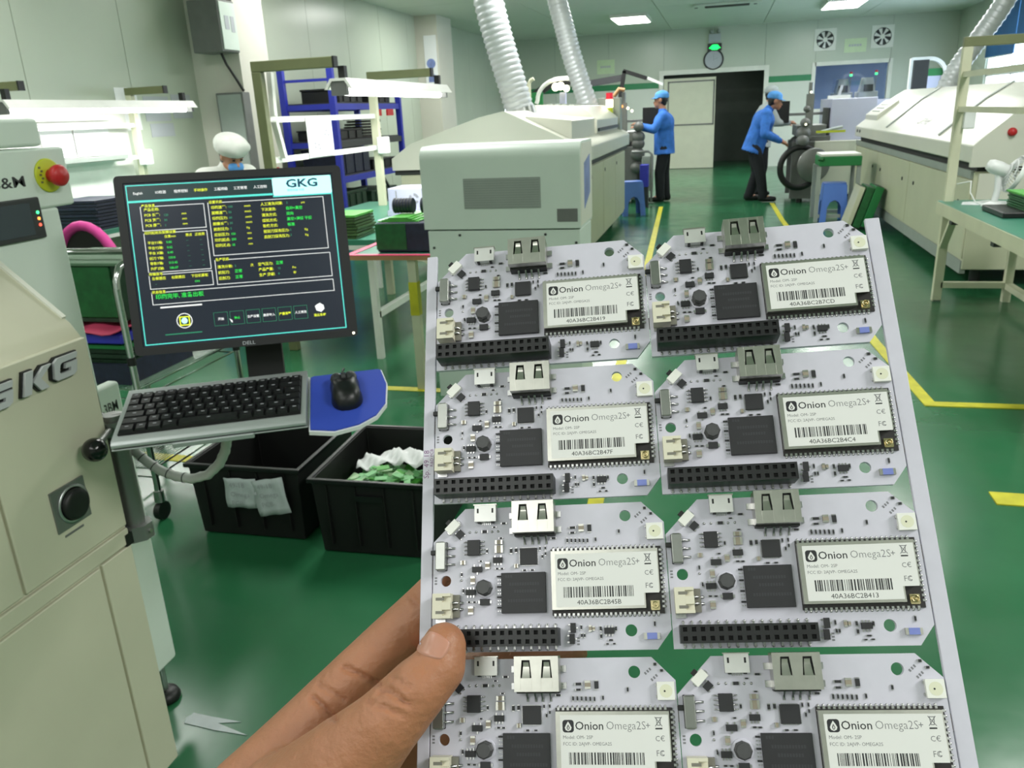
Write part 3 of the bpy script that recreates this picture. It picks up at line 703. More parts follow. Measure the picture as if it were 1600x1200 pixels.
# ---------------------------------------------------------------- monitor
t = thing('monitor', 'black square desktop monitor showing the printer control screen', 'monitor', world=False, mx=MON)
O = rrect(-.0168, .3565, -.2865, .0155, .008)
n = len(O); I = rrect(-.003, .341, -.273, .003, .001)
q = MB(); vs = [(x, y, -.05) for x, y in O] + [(x, y, .003) for x, y in O] + [(x, y, .003) for x, y in I] + [(x, y, -.001) for x, y in I]
fs = [(k, (k + 1) % n, n + (k + 1) % n, n + k) for k in range(n)] + [(n + k, n + (k + 1) % n, 2 * n + (k + 1) % n, 2 * n + k) for k in range(n)] + [(2 * n + k, 2 * n + (k + 1) % n, 3 * n + (k + 1) % n, 3 * n + k) for k in range(n)] + [tuple(range(n - 1, -1, -1))]
q.add(vs, fs); q.build('bezel', 'bezel', t)
MB().box(.05, .29, -.22, -.04, -.075, -.05).build('back_cover', 'bezel', t, bev=.01)
MB().cyl((.349, -.2805, .0028), (.349, -.2805, .0038), .0022, n=12).build('power_light', 'beacon_white', t)
MB().text('DELL', .0085, tmx((.169, -.2835, .0033), (1, 0, 0), (0, 1, 0)), 0, 'CENTER', bold=.006, sx=1.15).build('brand_mark', 'paper_grey', t)
scr = MB().box(-.003, .341, -.273, .003, -.003, -.001).build('screen', 'scr_bg', t)
mm_ = .001
def R_(q, x0, y0, x1, y1, m=0, z=0): return q.add([(x0 * mm_, -y1 * mm_, z * mm_), (x1 * mm_, -y1 * mm_, z * mm_), (x1 * mm_, -y0 * mm_, z * mm_), (x0 * mm_, -y0 * mm_, z * mm_)], [(0, 1, 2, 3)], m)
def box_(q, x0, y0, x1, y1, w=.9, m=0, z=0):
    R_(q, x0, y0, x1, y0 + w, m, z); R_(q, x0, y1 - w, x1, y1, m, z); R_(q, x0, y0, x0 + w, y1, m, z); R_(q, x1 - w, y0, x1, y1, m, z)
SC = ['scr_cyan', 'scr_white', 'scr_yellow', 'scr_green', 'scr_teal', 'scr_logo', 'scr_ink', 'scr_menu', 'scr_bg']
q = MB()
box_(q, 0, 0, 338, 270, 1.8, 0, -.8); R_(q, 0, 26, 237, 29.5, 0, -.7); R_(q, 2, 2, 236, 26, 7, -.75); R_(q, 237, 30.5, 338, 33, 0, -.7)
q.prism([(x * mm_, -y * mm_) for x, y in rrect(238, 338, 0, 31, 3)][::-1], 'z', -.0008, -.0006, 5)
q.build('screen_frame', SC, scr)
q = MB()
for b in ((19, 36.5, 121.7, 77.5), (19.5, 81.5, 121.7, 148.3), (19.3, 151, 122.3, 176), (20, 181.4, 323.8, 202.6), (127.7, 36.2, 321.8, 127), (128, 134.1, 323.2, 176.5)): box_(q, *b, 1.0, 1, -.6)
for k in range(6): x0 = 115.5 + k * 26.9; box_(q, x0, 223.7, x0 + 23.4, 247, .6, 4, -.6)
q.build('panel_lines', SC, scr)
q = MB()
def T(s, x, y, sz, m, al='LEFT', b=.012, pad=False):
    if pad: R_(q, x - .5, y - .5, x + len(s) * sz * .98, y + sz, 8, -.58)
    q.text(s, sz * mm_, tmx((x * mm_, -(y + sz * .82) * mm_, -.5 * mm_), (1, 0, 0), (0, 1, 0)), m, al, b)
for s_, x, m_ in (('English', 11, 1), ('IO检测', 46, 1), ('程序控制', 76, 1), ('手动操作', 108, 2), ('工程师级', 141, 1), ('工艺管理', 173, 1), ('人工控制', 206, 1)): T(s_, x, 11.3, 5.6, m_)
q.text('GKG', 19.5 * mm_, tmx((288 * mm_, -17.6 * mm_, -.0005), (1, 0, 0), (0, 1, 0)), 6, 'CENTER', .03, sx=1.32)
T('精密机械 科技', 262, 20.5, 4.6, 4, b=0)
Y, G, TE = 2, 3, 4
T('产品信息', 21, 33, 5.6, Y, pad=True)
for i, s_ in enumerate(('产品名称:', 'PCB 长度:', 'PCB 宽度:', 'PCB 厚度:')): T(s_, 24.5, 39.5 + i * 8.8, 5.8, Y)
for i, s_ in enumerate(('120', '90', '1')): T(s_, 55, 50 + i * 8.6, 5, TE); T('mm', 84, 49 + i * 8.6, 5, Y)
T('印刷起始及脱模设置', 21, 78.5, 5.6, Y, pad=True); T('位置mm', 52, 86, 5.2, Y); T('原点', 86, 85.5, 5.4, Y); T('正极限', 101, 85.5, 5.4, Y)
for i, (a, b) in enumerate((('平台Y1轴:', '0.85'), ('平台Y2轴:', '0.62'), ('平台 X轴:', '0.40'), ('刮刀 Y轴:', '120.0'), ('导轨Y轴:', '213.45'), ('升降Z轴:', '186.07'))): T(a, 24, 95.3 + i * 8.7, 5.6, Y); T(b, 54, 95.6 + i * 8.7, 5.2, G); T('---', 86, 95 + i * 8.7, 4, TE); T('---', 108, 95 + i * 8.7, 4, TE)
T('传输信号', 20, 148, 5.6, Y, pad=True)
for s_, x in (('左侧感应', 24), ('右侧感应', 55), ('下位机要板', 87)): T(s_, x, 155.5, 5.6, Y)
T('--', 28, 165, 4.5, TE); T('ON', 92, 165, 5, G)
T('状态信息', 21, 178.5, 5.6, Y, pad=True); T('印刷完毕, 准备出板', 26, 185, 9.2, G)
T('设置状态', 129.5, 33, 5.6, Y, pad=True)
for i, (s_, v, u) in enumerate((('印刷速度:', '100', 'mm/s'), ('脱模速度:', '50', 'mm/s'), ('印刷压力:', '60', 'mm/s'), ('脱模长度:', '30', 'mm/s'), ('前刮压力:', '5', 'Kg'), ('后刮压力:', '150', 'mm'), ('印刷起点:', '250', 'mm'), ('印刷终点:', '35', 'mm'))): T(s_, 132.5, 42 + i * 9.3, 6, Y); T(v, 160, 42.4 + i * 9.3, 5.2, TE if i < 5 else G); T(u, 187, 42.6 + i * 9.3, 4.8, Y)
for i, s_ in enumerate(('人工清洗间隔:', '下次清洗:', '清洗方式:', '擦拭方式:', '取像方式:', '前刮刀擦洗压力:', '后刮刀擦洗压力:')): T(s_, 214.5, 41.2 + i * 9.4, 6, Y)
for s_, y in (('自动+真空', 50.4), ('双向', 59.6), ('真空+湿擦 干擦', 69), ('标准', 78.4)): T(s_, 256, y, 6.2, G, b=.02)
T('5', 258, 41.4, 5, TE); T('pcs', 283, 42, 4.8, Y); T('2', 259, 88, 5, TE); T('2', 259, 97, 5, TE); T('Kg', 284, 89, 5, Y); T('Kg', 284, 98.5, 5, Y)
T('生产状态', 129.5, 131, 5.6, Y, pad=True)
for i, s_ in enumerate(('清洗计数:', '前刮刀:', '后刮刀:')): T(s_, 131.5, 143.5 + i * 9.8, 6, Y)
T('5', 160, 144, 5, TE); T('正常', 159, 152.5, 6.2, G, b=.02); T('正常', 159, 162.5, 6.2, G, b=.02); T('次', 186, 144.5, 5.4, Y)
for i, s_ in enumerate(('空气压力:', '产品产量:', '生产 周期:')): T(s_, 198.8, 143.8 + i * 9.3, 6, Y)
T('正常', 229, 143.4, 6.2, G, b=.02); T('12', 231, 153.4, 5, TE); T('8', 231, 162.6, 5, TE); T('Pcs', 256, 153.8, 4.8, Y); T('秒', 257, 162.8, 5, Y)
for k, (s_, m_) in enumerate((('开始', 1), ('停止', 3), ('生产设置', 1), ('数据录入', 1), ('产量清零', 2), ('人工清洗', 1))): T(s_, 115.5 + k * 26.9 + 11.7, 233, 5.0, m_, 'CENTER', .02)
T('退出系统', 294, 240.5, 5.2, 2, 'CENTER', .02)
q.build('screen_text', SC, scr)
q = MB()
ring = lambda r: [(67.6 + r * cos(2 * pi * k / 28), 233 + r * sin(2 * pi * k / 28)) for k in range(28)]
a, b = ring(13), ring(11.6)
q.add([(x * mm_, -y * mm_, -.0005) for x, y in a + b], [(k, 28 + k, 28 + (k + 1) % 28, (k + 1) % 28)[::-1] for k in range(28)], 1)
q.build('target_ring', SC, scr); q = MB()
box_(q, 59.5, 225.5, 76.5, 241.5, 2, 2, -.45); q.add([(x * mm_, -y * mm_, -.0004) for x, y in ring(5)][::-1], [tuple(range(28))], 5)
q.build('target_mark', SC, scr); q = MB()
R_(q, 31.5, 206.5, 99, 209, 1, -.55); R_(q, 34, 253.6, 94, 255.4, 4, -.55)  # pale bar above and teal bar below the target icon
q.build('icon_bars', SC, scr, kind='stuff'); q = MB()
q.add([(x * mm_, -y * mm_, -.0005) for x, y in ((287, 227), (291, 224), (296, 222), (302, 226), (303, 233), (297, 238), (289, 235))][::-1], [tuple(range(7))], 1)
q.build('exit_icon', SC, scr); q = MB()
q.add([(x * mm_, -y * mm_, -.0004) for x, y in ((141, 236), (145.5, 239), (146, 243.5), (143.5, 242))][::-1], [tuple(range(4))], 1)
q.build('mouse_pointer', SC, scr)
# ================================================================ BLACK CRATES ON THE FLOOR
def crate(c, sx, sy, h, rz, label):
    mx = Matrix.Translation((c[0], c[1], 0)) @ Matrix.Rotation(rz, 4, 'Z')
    t = thing('plastic_crate', label, 'crate', world=False, mx=mx)
    th = .008; q = MB()
    def wall(a, b, w0=.96, w1=1.0):
        pass
    b0 = [(-sx / 2 * .95, -sy / 2 * .95), (sx / 2 * .95, -sy / 2 * .95), (sx / 2 * .95, sy / 2 * .95), (-sx / 2 * .95, sy / 2 * .95)]
    b1 = [(-sx / 2, -sy / 2), (sx / 2, -sy / 2), (sx / 2, sy / 2), (-sx / 2, sy / 2)]
    vs = [(x, y, .006) for x, y in b0] + [(x, y, h) for x, y in b1] + [(x * .96, y * .96, h) for x, y in b1] + [(x * .95, y * .95, .014) for x, y in b0]
    fs = [(3, 2, 1, 0), (12, 13, 14, 15)]
    for k in range(4):
        j = (k + 1) % 4; fs += [(k, j, 4 + j, 4 + k), (4 + k, 4 + j, 8 + j, 8 + k), (8 + k, 8 + j, 12 + j, 12 + k)]
    q.add(vs, fs); q.build('tub', 'black_matte', t, bev=.003)
    q = MB()
    for a, b, c_, d in ((-sx / 2 - .012, sx / 2 + .012, -sy / 2 - .012, -sy / 2 + .004), (-sx / 2 - .012, sx / 2 + .012, sy / 2 - .004, sy / 2 + .012), (-sx / 2 - .012, -sx / 2 + .004, -sy / 2, sy / 2), (sx / 2 - .004, sx / 2 + .012, -sy / 2, sy / 2)): q.box(a, b, c_, d, h - .012, h + .004)
    q.build('rim', 'plastic_black', t, bev=.003)
    for k in range(4): MB().box(-sx * .38 + k * sx * .25, -sx * .38 + k * sx * .25 + .006, -sy / 2 - .004, -sy / 2 + .012, .04, h - .02).build('rib', 'black_matte', t)
    MB().box(-.05, .05, -sy / 2 - .01, -sy / 2 + .01, h - .07, h - .05).build('handle', 'plastic_black', t)
    for sx_ in (-1, 1):
        for sy_ in (-1, 1): MB().box(sx_ * sx * .4 - .02, sx_ * sx * .4 + .02, sy_ * sy * .4 - .02, sy_ * sy * .4 + .02, 0, .006).build('foot', 'black_matte', t)
    return t, mx
cl, clm = crate((-1.60, 2.49), .43, .46, .285, radians(1), 'black plastic crate with two paper labels under the keyboard')
crr, crm = crate((-1.1, 2.45), .41, .48, .285, radians(1.5), 'black plastic crate holding green board scraps beside the white panel')
for i, (x0, x1, z0, z1, r, lb) in enumerate(((-.07, .055, .14, .255, 1, 'crumpled paper label on the left half of the black crate front'), (.04, .165, .11, .25, 13, 'tilted paper label overlapping its neighbour on the black crate front'))):
    g = MB(); N = 6; y = -.243 - .004 * i; a = radians(r)
    vs = []
    for u in range(N + 1):
        for v in range(N + 1):
            x = x0 + (x1 - x0) * u / N; z = z0 + (z1 - z0) * v / N; dx, dz = x - x0, z - z1
            vs.append(clm @ Vector((x0 + dx * cos(a) - dz * sin(a) * .6, y - .004 * sin(u * 1.9 + v) - .003, z1 + dx * sin(a) * .8 + dz * cos(a) - .01)))
    g.add(vs, [(u * (N + 1) + v, (u + 1) * (N + 1) + v, (u + 1) * (N + 1) + v + 1, u * (N + 1) + v + 1) for u in range(N) for v in range(N)], 0, True)
    off = clm @ Vector(((x0 + x1) / 2, y, z0))
    L = tag(g.build('crate_label', 'paper_dull', off=off), lb, 'label'); OFF[L] = off
    sol = L.modifiers.new('thickness', 'SOLIDIFY'); sol.thickness = .0006
    q = MB()
    for k, (s_, dz) in enumerate((('49-18', .02), ('Omega', .055), ('PCB', .09))):
        xx = x0 + .025; dx, dzz = .025, -dz - .012
        q.text(s_, .026, tmx(clm @ Vector((x0 + dx * cos(a) - dzz * sin(a) * .6, y - .012, z1 + dx * sin(a) * .8 + dzz * cos(a) - .01)), clm.to_3x3() @ Vector((cos(a), 0, sin(a) * .8)), (0, 0, 1)), 0, bold=-.01)
    q.build('handwriting', 'ink_light', L)
# scraps and bag in the right crate
tag(MB().build('nothing', 'ink'), None) if False else None
q = MB(); rnd = random.Random(3)
for k in range(230):
    x = rnd.uniform(-.165, .12); y = rnd.uniform(-.2, .12); z = .05 + .205 * math.exp(-(x * x * 14 + (y + .1) ** 2 * 12)) * rnd.uniform(.7, 1.05)
    a = crm @ Matrix.Translation((x, y, z)) @ Matrix.Rotation(rnd.uniform(0, 6), 4, 'Z') @ Matrix.Rotation(rnd.uniform(-.6, .6), 4, 'X')
    q.box(-.022, .022, -.011, .011, -.001, .001, rnd.choice((0, 0, 1, 2)), a)
mat('scrap_green', (118, 186, 122), .5, var=.15, scale=30); mat('scrap_pale', (170, 206, 160), .5, var=.1)
tag(q.build('board_scraps', ['scrap_green', 'board_bright', 'scrap_pale']), 'heap of green circuit board scraps in the right black crate', 'scraps', kind='stuff')
g = MB(); N = 14; M = 8; vs = []
for u in range(N + 1):
    for v in range(M + 1):
        x = -.14 + .33 * u / N; y = -.02 + .12 * v / M
        vs.append(crm @ Vector((x, y - .02 * sin(u * .8), .25 + .05 * u / N + .014 * sin(u * 1.7 + v * 1.1) - .05 * abs(v / M - .5))))
g.add(vs, [(u * (M + 1) + v, (u + 1) * (M + 1) + v, (u + 1) * (M + 1) + v + 1, u * (M + 1) + v + 1) for u in range(N) for v in range(M)], 0, True)
off = crm @ Vector((0, .05, .2)); L = tag(g.build('plastic_bag', 'plastic_white', off=off), 'crumpled white plastic bag lying over the green board scraps', 'bag'); L.modifiers.new('thickness', 'SOLIDIFY').thickness = .001
g = MB().prism([(-1.258, 1.376), (-1.2645, 1.393), (-1.256, 1.4135), (-1.203, 1.41), (-1.116, 1.408), (-1.1735, 1.3926), (-1.076, 1.3695), (-1.167, 1.369)], 'z', .0005, .002)
tag(g.build('tape_scrap', 'paper_dull', off=(-1.2, 1.37, 0)), 'forked scrap of white tape lying on the green floor', 'tape')
# ================================================================ REFLOW OVENS
# middle oven (its near hood faces us)
t = thing('reflow_oven', 'long white reflow oven in the middle with two silver ducts on top', 'machine', (-2.1, 9, 0))
MB().box(-2.9, -1.23, 7.9, 11.0, .1, .95).build('body', 'machine_cream', t, bev=.01)
for y0, y1 in ((7.93, 8.9), (8.92, 9.95), (9.97, 10.97)):
    p = MB().box(-1.23, -1.215, y0, y1, .14, .9).build('side_panel', 'machine_cream', t, bev=.006)
    MB().cyl((-1.216, y0 + .1, .8), (-1.21, y0 + .1, .8), .02).build('lock', 'dark_grey', p)
MB().box(-2.95, -1.2, 7.25, 11.05, .92, .96).build('seam_gap', 'dark_gap', t)
lid = [(-2.96, .965), (-2.96, 1.07), (-2.76, 1.2), (-2.1, 1.40), (-1.87, 1.445), (-1.62, 1.33), (-1.2, 1.13), (-1.17, 1.1), (-1.17, .965)]
MB().prism(lid, 'y', 7.22, 11.1).build('lid', 'machine_white', t, bev=.015)
b = MB().prism([(-1.98, 1.36), (-1.98, 1.5), (-1.45, 1.47), (-1.28, 1.32), (-1.28, 1.18)], 'y', 8.9, 10.75).build('vent_cover', 'machine_white', t, bev=.01)
for k in range(5): MB().box(-1.85 + .08 * k, -1.8 + .08 * k, 9.1 + .0 * k, 10.4, 1.468, 1.506 - .006 * k).build('vent_slot', 'panel_grey', b)
MB().box(-1.29, -1.26, 8.95, 10.7, 1.2, 1.235).build('lid_slot', 'dark_grey', t)
MB().prism([(-1.72, 1.2), (-1.72, 1.39), (-1.3, 1.34), (-1.3, 1.15)], 'y', 7.45, 8.85).build('lid_step', 'machine_white', t, bev=.012)
MB().box(-1.55, -1.26, 10.86, 11.05, 1.05, 1.56).build('end_cabinet', 'panel_grey', t, bev=.01)
bc = MB().cyl((-1.38, 10.72, 1.3), (-1.38, 10.72, 1.36), .035).build('beacon', 'metal_grey', t)
for z0, z1, mt in ((1.36, 1.44, 'lime'), (1.44, 1.54, 'beacon_white'), (1.54, 1.62, 'beacon_red')): MB().cyl((-1.38, 10.72, z0), (-1.38, 10.72, z1 - .004), .045, n=16).build('beacon_segment', mt, bc)
MB().box(-2.9, -1.23, 7.26, 7.9, .1, .95).build('near_body', 'machine_cream', t, bev=.01)
MB().box(-2.7, -1.5, 7.25, 7.26, .3, .85).build('end_door', 'machine_white', t)
for x in (-2.7, -1.4):
    for y in (7.6, 9.2, 10.8): MB().cyl((x, y, 0), (x, y, .1), .04).build('foot', 'dark_grey', t)
# grey machine with a rounded pale top edge in front of the middle oven
t = thing('inspection_machine', 'grey machine with rounded pale top edge, wide grille and blue sticker before the oven', 'machine', (-.95, 3.7, 0))
hy = 3.55; hx0, hx1 = -1.322, -.588
hp = [(hy, .925), (hy, 1.235)] + [(hy + .06 - .06 * cos(a), 1.235 + .06 * sin(a)) for a in [pi / 2 * k / 8 for k in range(1, 9)]] + [(hy + .34, 1.295), (hy + .34, .925)]
MB().prism(hp, 'x', hx0, hx1, sm=False).build('hood', 'machine_grey', t, bev=.002)
MB().prism([(hy + .012, .935), (hy + .012, 1.23), (hy + .06, 1.285), (hy + .33, 1.285), (hy + .33, .935)], 'x', hx1, hx1 + .003).build('hood_cheek', 'machine_white', t)
MB().prism([(hy + .1, 1.0), (hy + .26, 1.06), (hy + .26, 1.23), (hy + .1, 1.2)], 'x', hx1 + .003, hx1 + .005).build('safety_sticker', 'sticker_blue', t)
MB().box(-1.12, -.765, hy - .004, hy, 1.018, 1.152).build('hood_grille', 'panel_grey', t)
for k in range(12): MB().box(-1.115, -.77, hy - .0055, hy - .004, 1.023 + .0105 * k, 1.026 + .0105 * k).build('grille_slat', 'grille_line', t)
MB().box(-.692, -.6, hy - .003, hy, .955, 1.012).build('grille_patch', 'mid_grey', t)
MB().box(hx0 + .012, hx1 - .004, hy + .01, hy + .33, .1, .918).build('base', 'machine_grey', t, bev=.003)
for x, z in ((-1.285, .84), (-1.155, .898), (-.75, .898), (-.61, .86)): MB().cyl((x, hy + .006, z), (x, hy + .011, z), .006, n=12).build('screw', 'dark_grey', t)
for x in (hx0 + .08, hx1 - .08):
    for y in (hy + .07, hy + .27): MB().cyl((x, y, 0), (x, y, .1), .025).build('foot', 'dark_grey', t)
# right oven
t = thing('reflow_oven', 'long white reflow oven on the right under the window duct', 'machine', (2.55, 9.5, 0))
MB().box(1.83, 3.25, 6.75, 12.3, .13, .86).build('body', 'machine_cream', t, bev=.008)
for y0, y1 in ((6.76, 8.85), (8.87, 10.6), (10.62, 12.28)):
    p = MB().box(1.815, 1.83, y0, y1, .22, .8).build('side_panel', 'machine_cream', t, bev=.005)
    for y in (y0 + .25, y1 - .25): MB().cyl((1.808, y, .62), (1.816, y, .62), .018).build('lock', 'dark_grey', p)
MB().box(1.81, 1.83, 6.76, 12.3, .81, .87).build('rail', 'panel_grey', t, bev=.003)
MB().box(1.82, 1.86, 6.76, 12.3, .1, .2).build('kick_rail', 'panel_grey', t)
MB().box(1.86, 3.2, 6.8, 12.25, .86, .93).build('seam_gap', 'dark_gap', t)
lid = [(1.79, .925), (1.79, 1.05), (1.82, 1.07), (2.16, 1.36), (2.36, 1.49), (2.7, 1.49), (2.9, 1.36), (3.26, 1.07), (3.28, .925)]
MB().prism(lid, 'y', 6.72, 12.3).build('lid', 'machine_white', t, bev=.012)
for y in (7.9, 10.3):
    MB().prism([(1.83, 1.082), (2.16, 1.363), (2.36, 1.494), (2.36, 1.5), (2.155, 1.371), (1.825, 1.088)], 'y', y, y + .06).build('lid_seam', 'panel_grey', t)
MB().prism([(1.78, .9), (2.4, .9), (2.4, 1.46), (2.17, 1.4), (1.82, 1.09), (1.78, 1.05)], 'y', 6.68, 6.72).build('end_plate', 'machine_white', t, bev=.004)
MB().box(1.86, 2.3, 6.72, 6.75, .5, .85).build('end_door', 'machine_white', t)
MB().lathe([(0, 0), (.03, 0), (.03, .01), (.022, .012), (.026, .03), (.02, .04), (0, .042)], (2.02, 6.68, 1.14), (0, -1, 0), 20).build('stop_button', 'red', t)
b = MB().prism([(1.9, 1.13), (1.9, 1.2), (2.14, 1.38), (2.14, 1.33)], 'y', 11.4, 12.28).build('vent_cover', 'machine_white', t, bev=.01)
for k in range(3): MB().box(1.95 + .05 * k, 1.98 + .05 * k, 11.6, 12.1, 1.23 + .037 * k, 1.248 + .037 * k).build('vent_slot', 'panel_grey', b)
for y in (11.9, 12.1): MB().cyl((1.79, y, 1.0), (1.78, y, 1.0), .02).build('button', 'dark_grey', t)
sl = Vector((.34, 0, .29)).normalized()
MB().text('Acrona', .19, tmx((1.892, 9.3, 1.148), (0, -1, 0), sl), 0, 'LEFT', bold=.004, shear=.5).build('script_lettering', 'mid_grey', t)
for x in (2.0, 3.1):
    for y in (7.0, 9.5, 12): MB().cyl((x, y, 0), (x, y, .13), .04).build('foot', 'dark_grey', t)
# ================================================================ WORKBENCHES
def bench(name, label, x, y0, y1, arm, zt, table, uz, lampx, mats, rails, lamp=True, box_z=1.2, top=True):
    """Frame with two uprights at x, arms along +x at zt, rails between; table = (x0,x1,y0,y1)."""
    t = thing(name, label, 'workbench', (x, (y0 + y1) / 2, 0))
    for y, mt in ((y0, mats[0]), (y1, mats[1])):
        MB().box(x - .03, x + .03, y - .025, y + .025, 0, zt - .03).build('upright', mt, t, bev=.004)
        a = MB().box(x - .03, x + arm, y - .025, y + .025, zt - .03, zt + .03).build('arm', 'olive', t, bev=.004)
        MB().box(x + arm, x + arm + .012, y - .027, y + .027, zt - .032, zt + .032).build('end_cap', 'black', a)
    for z in rails: MB().bar((x, y0, z), (x, y1, z), .03, .035).build('rail', mats[2], t)
    if top:
        X0, X1, Y0, Y1 = table
        MB().box(X0, X1, Y0, Y1, .715, .75).build('table_top', 'bench_green', t, bev=.003)
        MB().box(X0 - .004, X1 + .004, Y0 - .004, Y1 + .004, .69, .715).build('table_frame', mats[2], t)
        for xx in (X0 + .05, X1 - .05):
            for yy in (Y0 + .05, Y1 - .05): MB().box(xx - .02, xx + .02, yy - .02, yy + .02, 0, .69).build('leg', mats[2], t)
        MB().bar((X1 - .05, Y0 + .05, .28), (X1 - .05, Y1 - .05, .28), .04, .04).build('stretcher', mats[2], t)
    MB().box(x + .02, x + .09, y1 - .06, y1 + .05, box_z, box_z + .13).build('outlet_box', 'plastic_white', t, bev=.008)
    return t
def tube_lamp(name, label, x, y0, y1, z, rz=0):
    t = thing(name, label, 'lamp', (x, (y0 + y1) / 2, z + .15))
    MB().prism([(x - .09, z), (x - .05, z + .06), (x + .05, z + .06), (x + .09, z), (x + .07, z), (x + .04, z + .045), (x - .04, z + .045), (x - .07, z)], 'y', y0, y1).build('reflector', 'white_post', t)
    for y in (y0 + .08, y1 - .08): MB().box(x - .02, x + .02, y - .02, y + .02, z + .06, z + .13).build('hanger', 'black', t)
    for y in (y0 + .02, y1 - .02): MB().box(x - .05, x + .05, y - .015, y + .015, z - .035, z + .045).build('socket', 'mid_grey', t)
    n = 2; s = (y1 - y0 - .08) / n
    for k in range(n): MB().cyl((x, y0 + .04 + k * s, z - .012), (x, y0 + .04 + (k + 1) * s - .03, z - .012), .022, n=12).build('tube', 'tube_on', t)
    l = area('bench_tube_light', (x, (y0 + y1) / 2, z - .04), .08, y1 - y0, TUBE_W)
bench('workbench', 'green topped workbench with an olive lamp arm and white rails behind the monitor', -2.69, 4.6, 6.29, .5, 1.75, (-2.95, -1.97, 4.42, 6.6), 0, 0, ('olive', 'cream_post', 'white_post'), (1.45, 1.21), box_z=1.16)
t = thing('rail_liner', 'white plastic strip frame clipped inside the bench rails above the monitor', 'frame', (-2.66, 4.7, 1.2))
for p0, p1 in (((-2.655, 4.68, 1.72), (-2.655, 4.66, 1.47)), ((-2.655, 4.66, 1.44), (-2.655, 4.72, 1.22))): MB().bar(p0, p1, .035, .03).build('strip', 'white_post', t)
tube_lamp('tube_lamp', 'bright twin tube lamp hanging under the olive bench arm above the middle bench', -2.17, 4.58, 6.45, 1.6)
t = thing('hanging_sheet', 'white instruction sheet hanging from the bench rails beside the blue rack', 'paper', (-2.66, 5.15, 1.2))
MB().box(-2.668, -2.664, 5.08, 5.45, 1.2, 1.46).build('sheet', 'paper', t)
q = MB()
for y, z in ((5.34, 1.36), (5.32, 1.335), (5.37, 1.33), (5.16, 1.28), (5.16, 1.255), (5.21, 1.27), (5.22, 1.245)): q.box(-2.664, -2.663, y, y + .03, z, z + .015)
q.build('print', 'ink_light', t)
wall_bench = bench('workbench', 'white lit workbench along the left wall with papers on its rail', -5.03, 4.87, 6.42, .36, 1.75, (-5.1, -4.3, 4.4, 6.9), 0, 0, ('cream_post', 'cream_post', 'white_post'), (1.47, 1.2), box_z=1.13)
tube_lamp('tube_lamp', 'bright tube lamp under the olive arms of the left wall bench', -4.72, 4.7, 6.8, 1.6)
t = wall_bench
MB().box(-5.14, -5.115, 4.3, 6.42, .752, 1.6).build('backboard', 'white_post', t)
MB().box(-5.115, -4.98, 4.3, 6.2, 1.2, 1.235).build('ledge', 'panel_grey', t)
MB().box(-5.115, -5.06, 4.3, 6.2, 1.52, 1.56).build('top_lip', 'white_post', t)
for i, (y0, y1) in enumerate(((5.4, 5.73), (5.75, 6.15))):
    tag(MB().box(-5.1, -5.095, y0, y1, 1.24, 1.5).build('rail_sheet', 'paper'), ('white sheet on the left bench rail nearer the printer', 'white sheet on the left bench rail nearer the cream post')[i], 'paper', 'sheets on the left bench rail')
t = thing('posted_form', 'small printed form low on the white backboard beside the emergency stop', 'paper', (-5.11, 5.2, 1.0))
MB().box(-5.1145, -5.112, 5.12, 5.3, .98, 1.16).build('sheet', 'paper', t)
q = MB()
for y in (5.14, 5.2): q.box(-5.112, -5.111, y, y + .035, 1.1, 1.13)
q.build('print', 'ink_light', t)
# table with pink taped edge at the end of the middle oven
t = thing('taped_table', 'green topped side table with pink taped edges in front of the oven', 'table', (-1.4, 4.15, 0))
MB().box(-1.905, -1.1, 3.9, 4.38, .7452, .7475).build('table_top', 'bench_green', t)
MB().box(-1.91, -1.1, 3.888, 3.925, .7455, .7495).build('front_tape', 'pink', t)
MB().box(-1.91, -1.87, 3.926, 4.38, .7476, .7505).build('side_tape', 'pink', t)
MB().box(-1.908, -1.1, 3.89, 4.37, .722, .745).build('apron', 'wood_edge', t)
for x in (-1.55, -1.14):
    for y in (3.94, 4.32):
        l = MB().box(x - .022, x + .022, y - .022, y + .022, 0, .722).build('leg', 'cream_post', t)
        if x < -1 and y < 4: MB().box(x - .024, x + .024, y - .024, y + .024, .42, .6).build('tape_wrap', 'tape_yellow', l)
MB().bar((-1.55, 4.3, .62), (-1.9, 4.9, .6), .04, .03).build('side_stretcher', 'cream_post', t)
MB().bar((-1.55, 4.32, .2), (-1.55, 3.96, .1), .03, .03).build('brace', 'cream_post', t)
t = thing('storage_bin', 'black and green storage bin with bright green sheets on the taped table', 'bin', (-1.53, 4.1, .75))
MB().box(-1.755, -1.25, 3.97, 4.33, .75, .905).build('bin', 'navy', t, bev=.01)
MB().box(-1.755, -1.585, 3.966, 3.972, .765, .9).build('green_side', 'board_green', t)
for k in range(4): MB().box(-1.75 + .02 * k, -1.52 - .02 * k, 4.0, 4.3, .9055 + .006 * k, .9105 + .006 * k).build('green_sheet', 'board_bright', t)
for x, lb in ((-1.66, 'dark ribbed spool on the storage bin under the white carton'), (-1.5, 'dark square spool on the storage bin touching the grey machine')):
    t = thing('tape_spool', lb, 'spool', (x, 4.17, .93))
    MB().cyl((x - .055, 4.17, .972), (x + .055, 4.17, .972), .038, n=20).build('core', 'navy', t)
    for k in range(7): MB().cyl((x - .055 + .017 * k, 4.17, .972), (x - .05 + .017 * k, 4.17, .972), .041, n=20).build('flange', 'dark_grey', t)
mat('mat_olive', (66, 96, 52), .5, var=.3, scale=40)
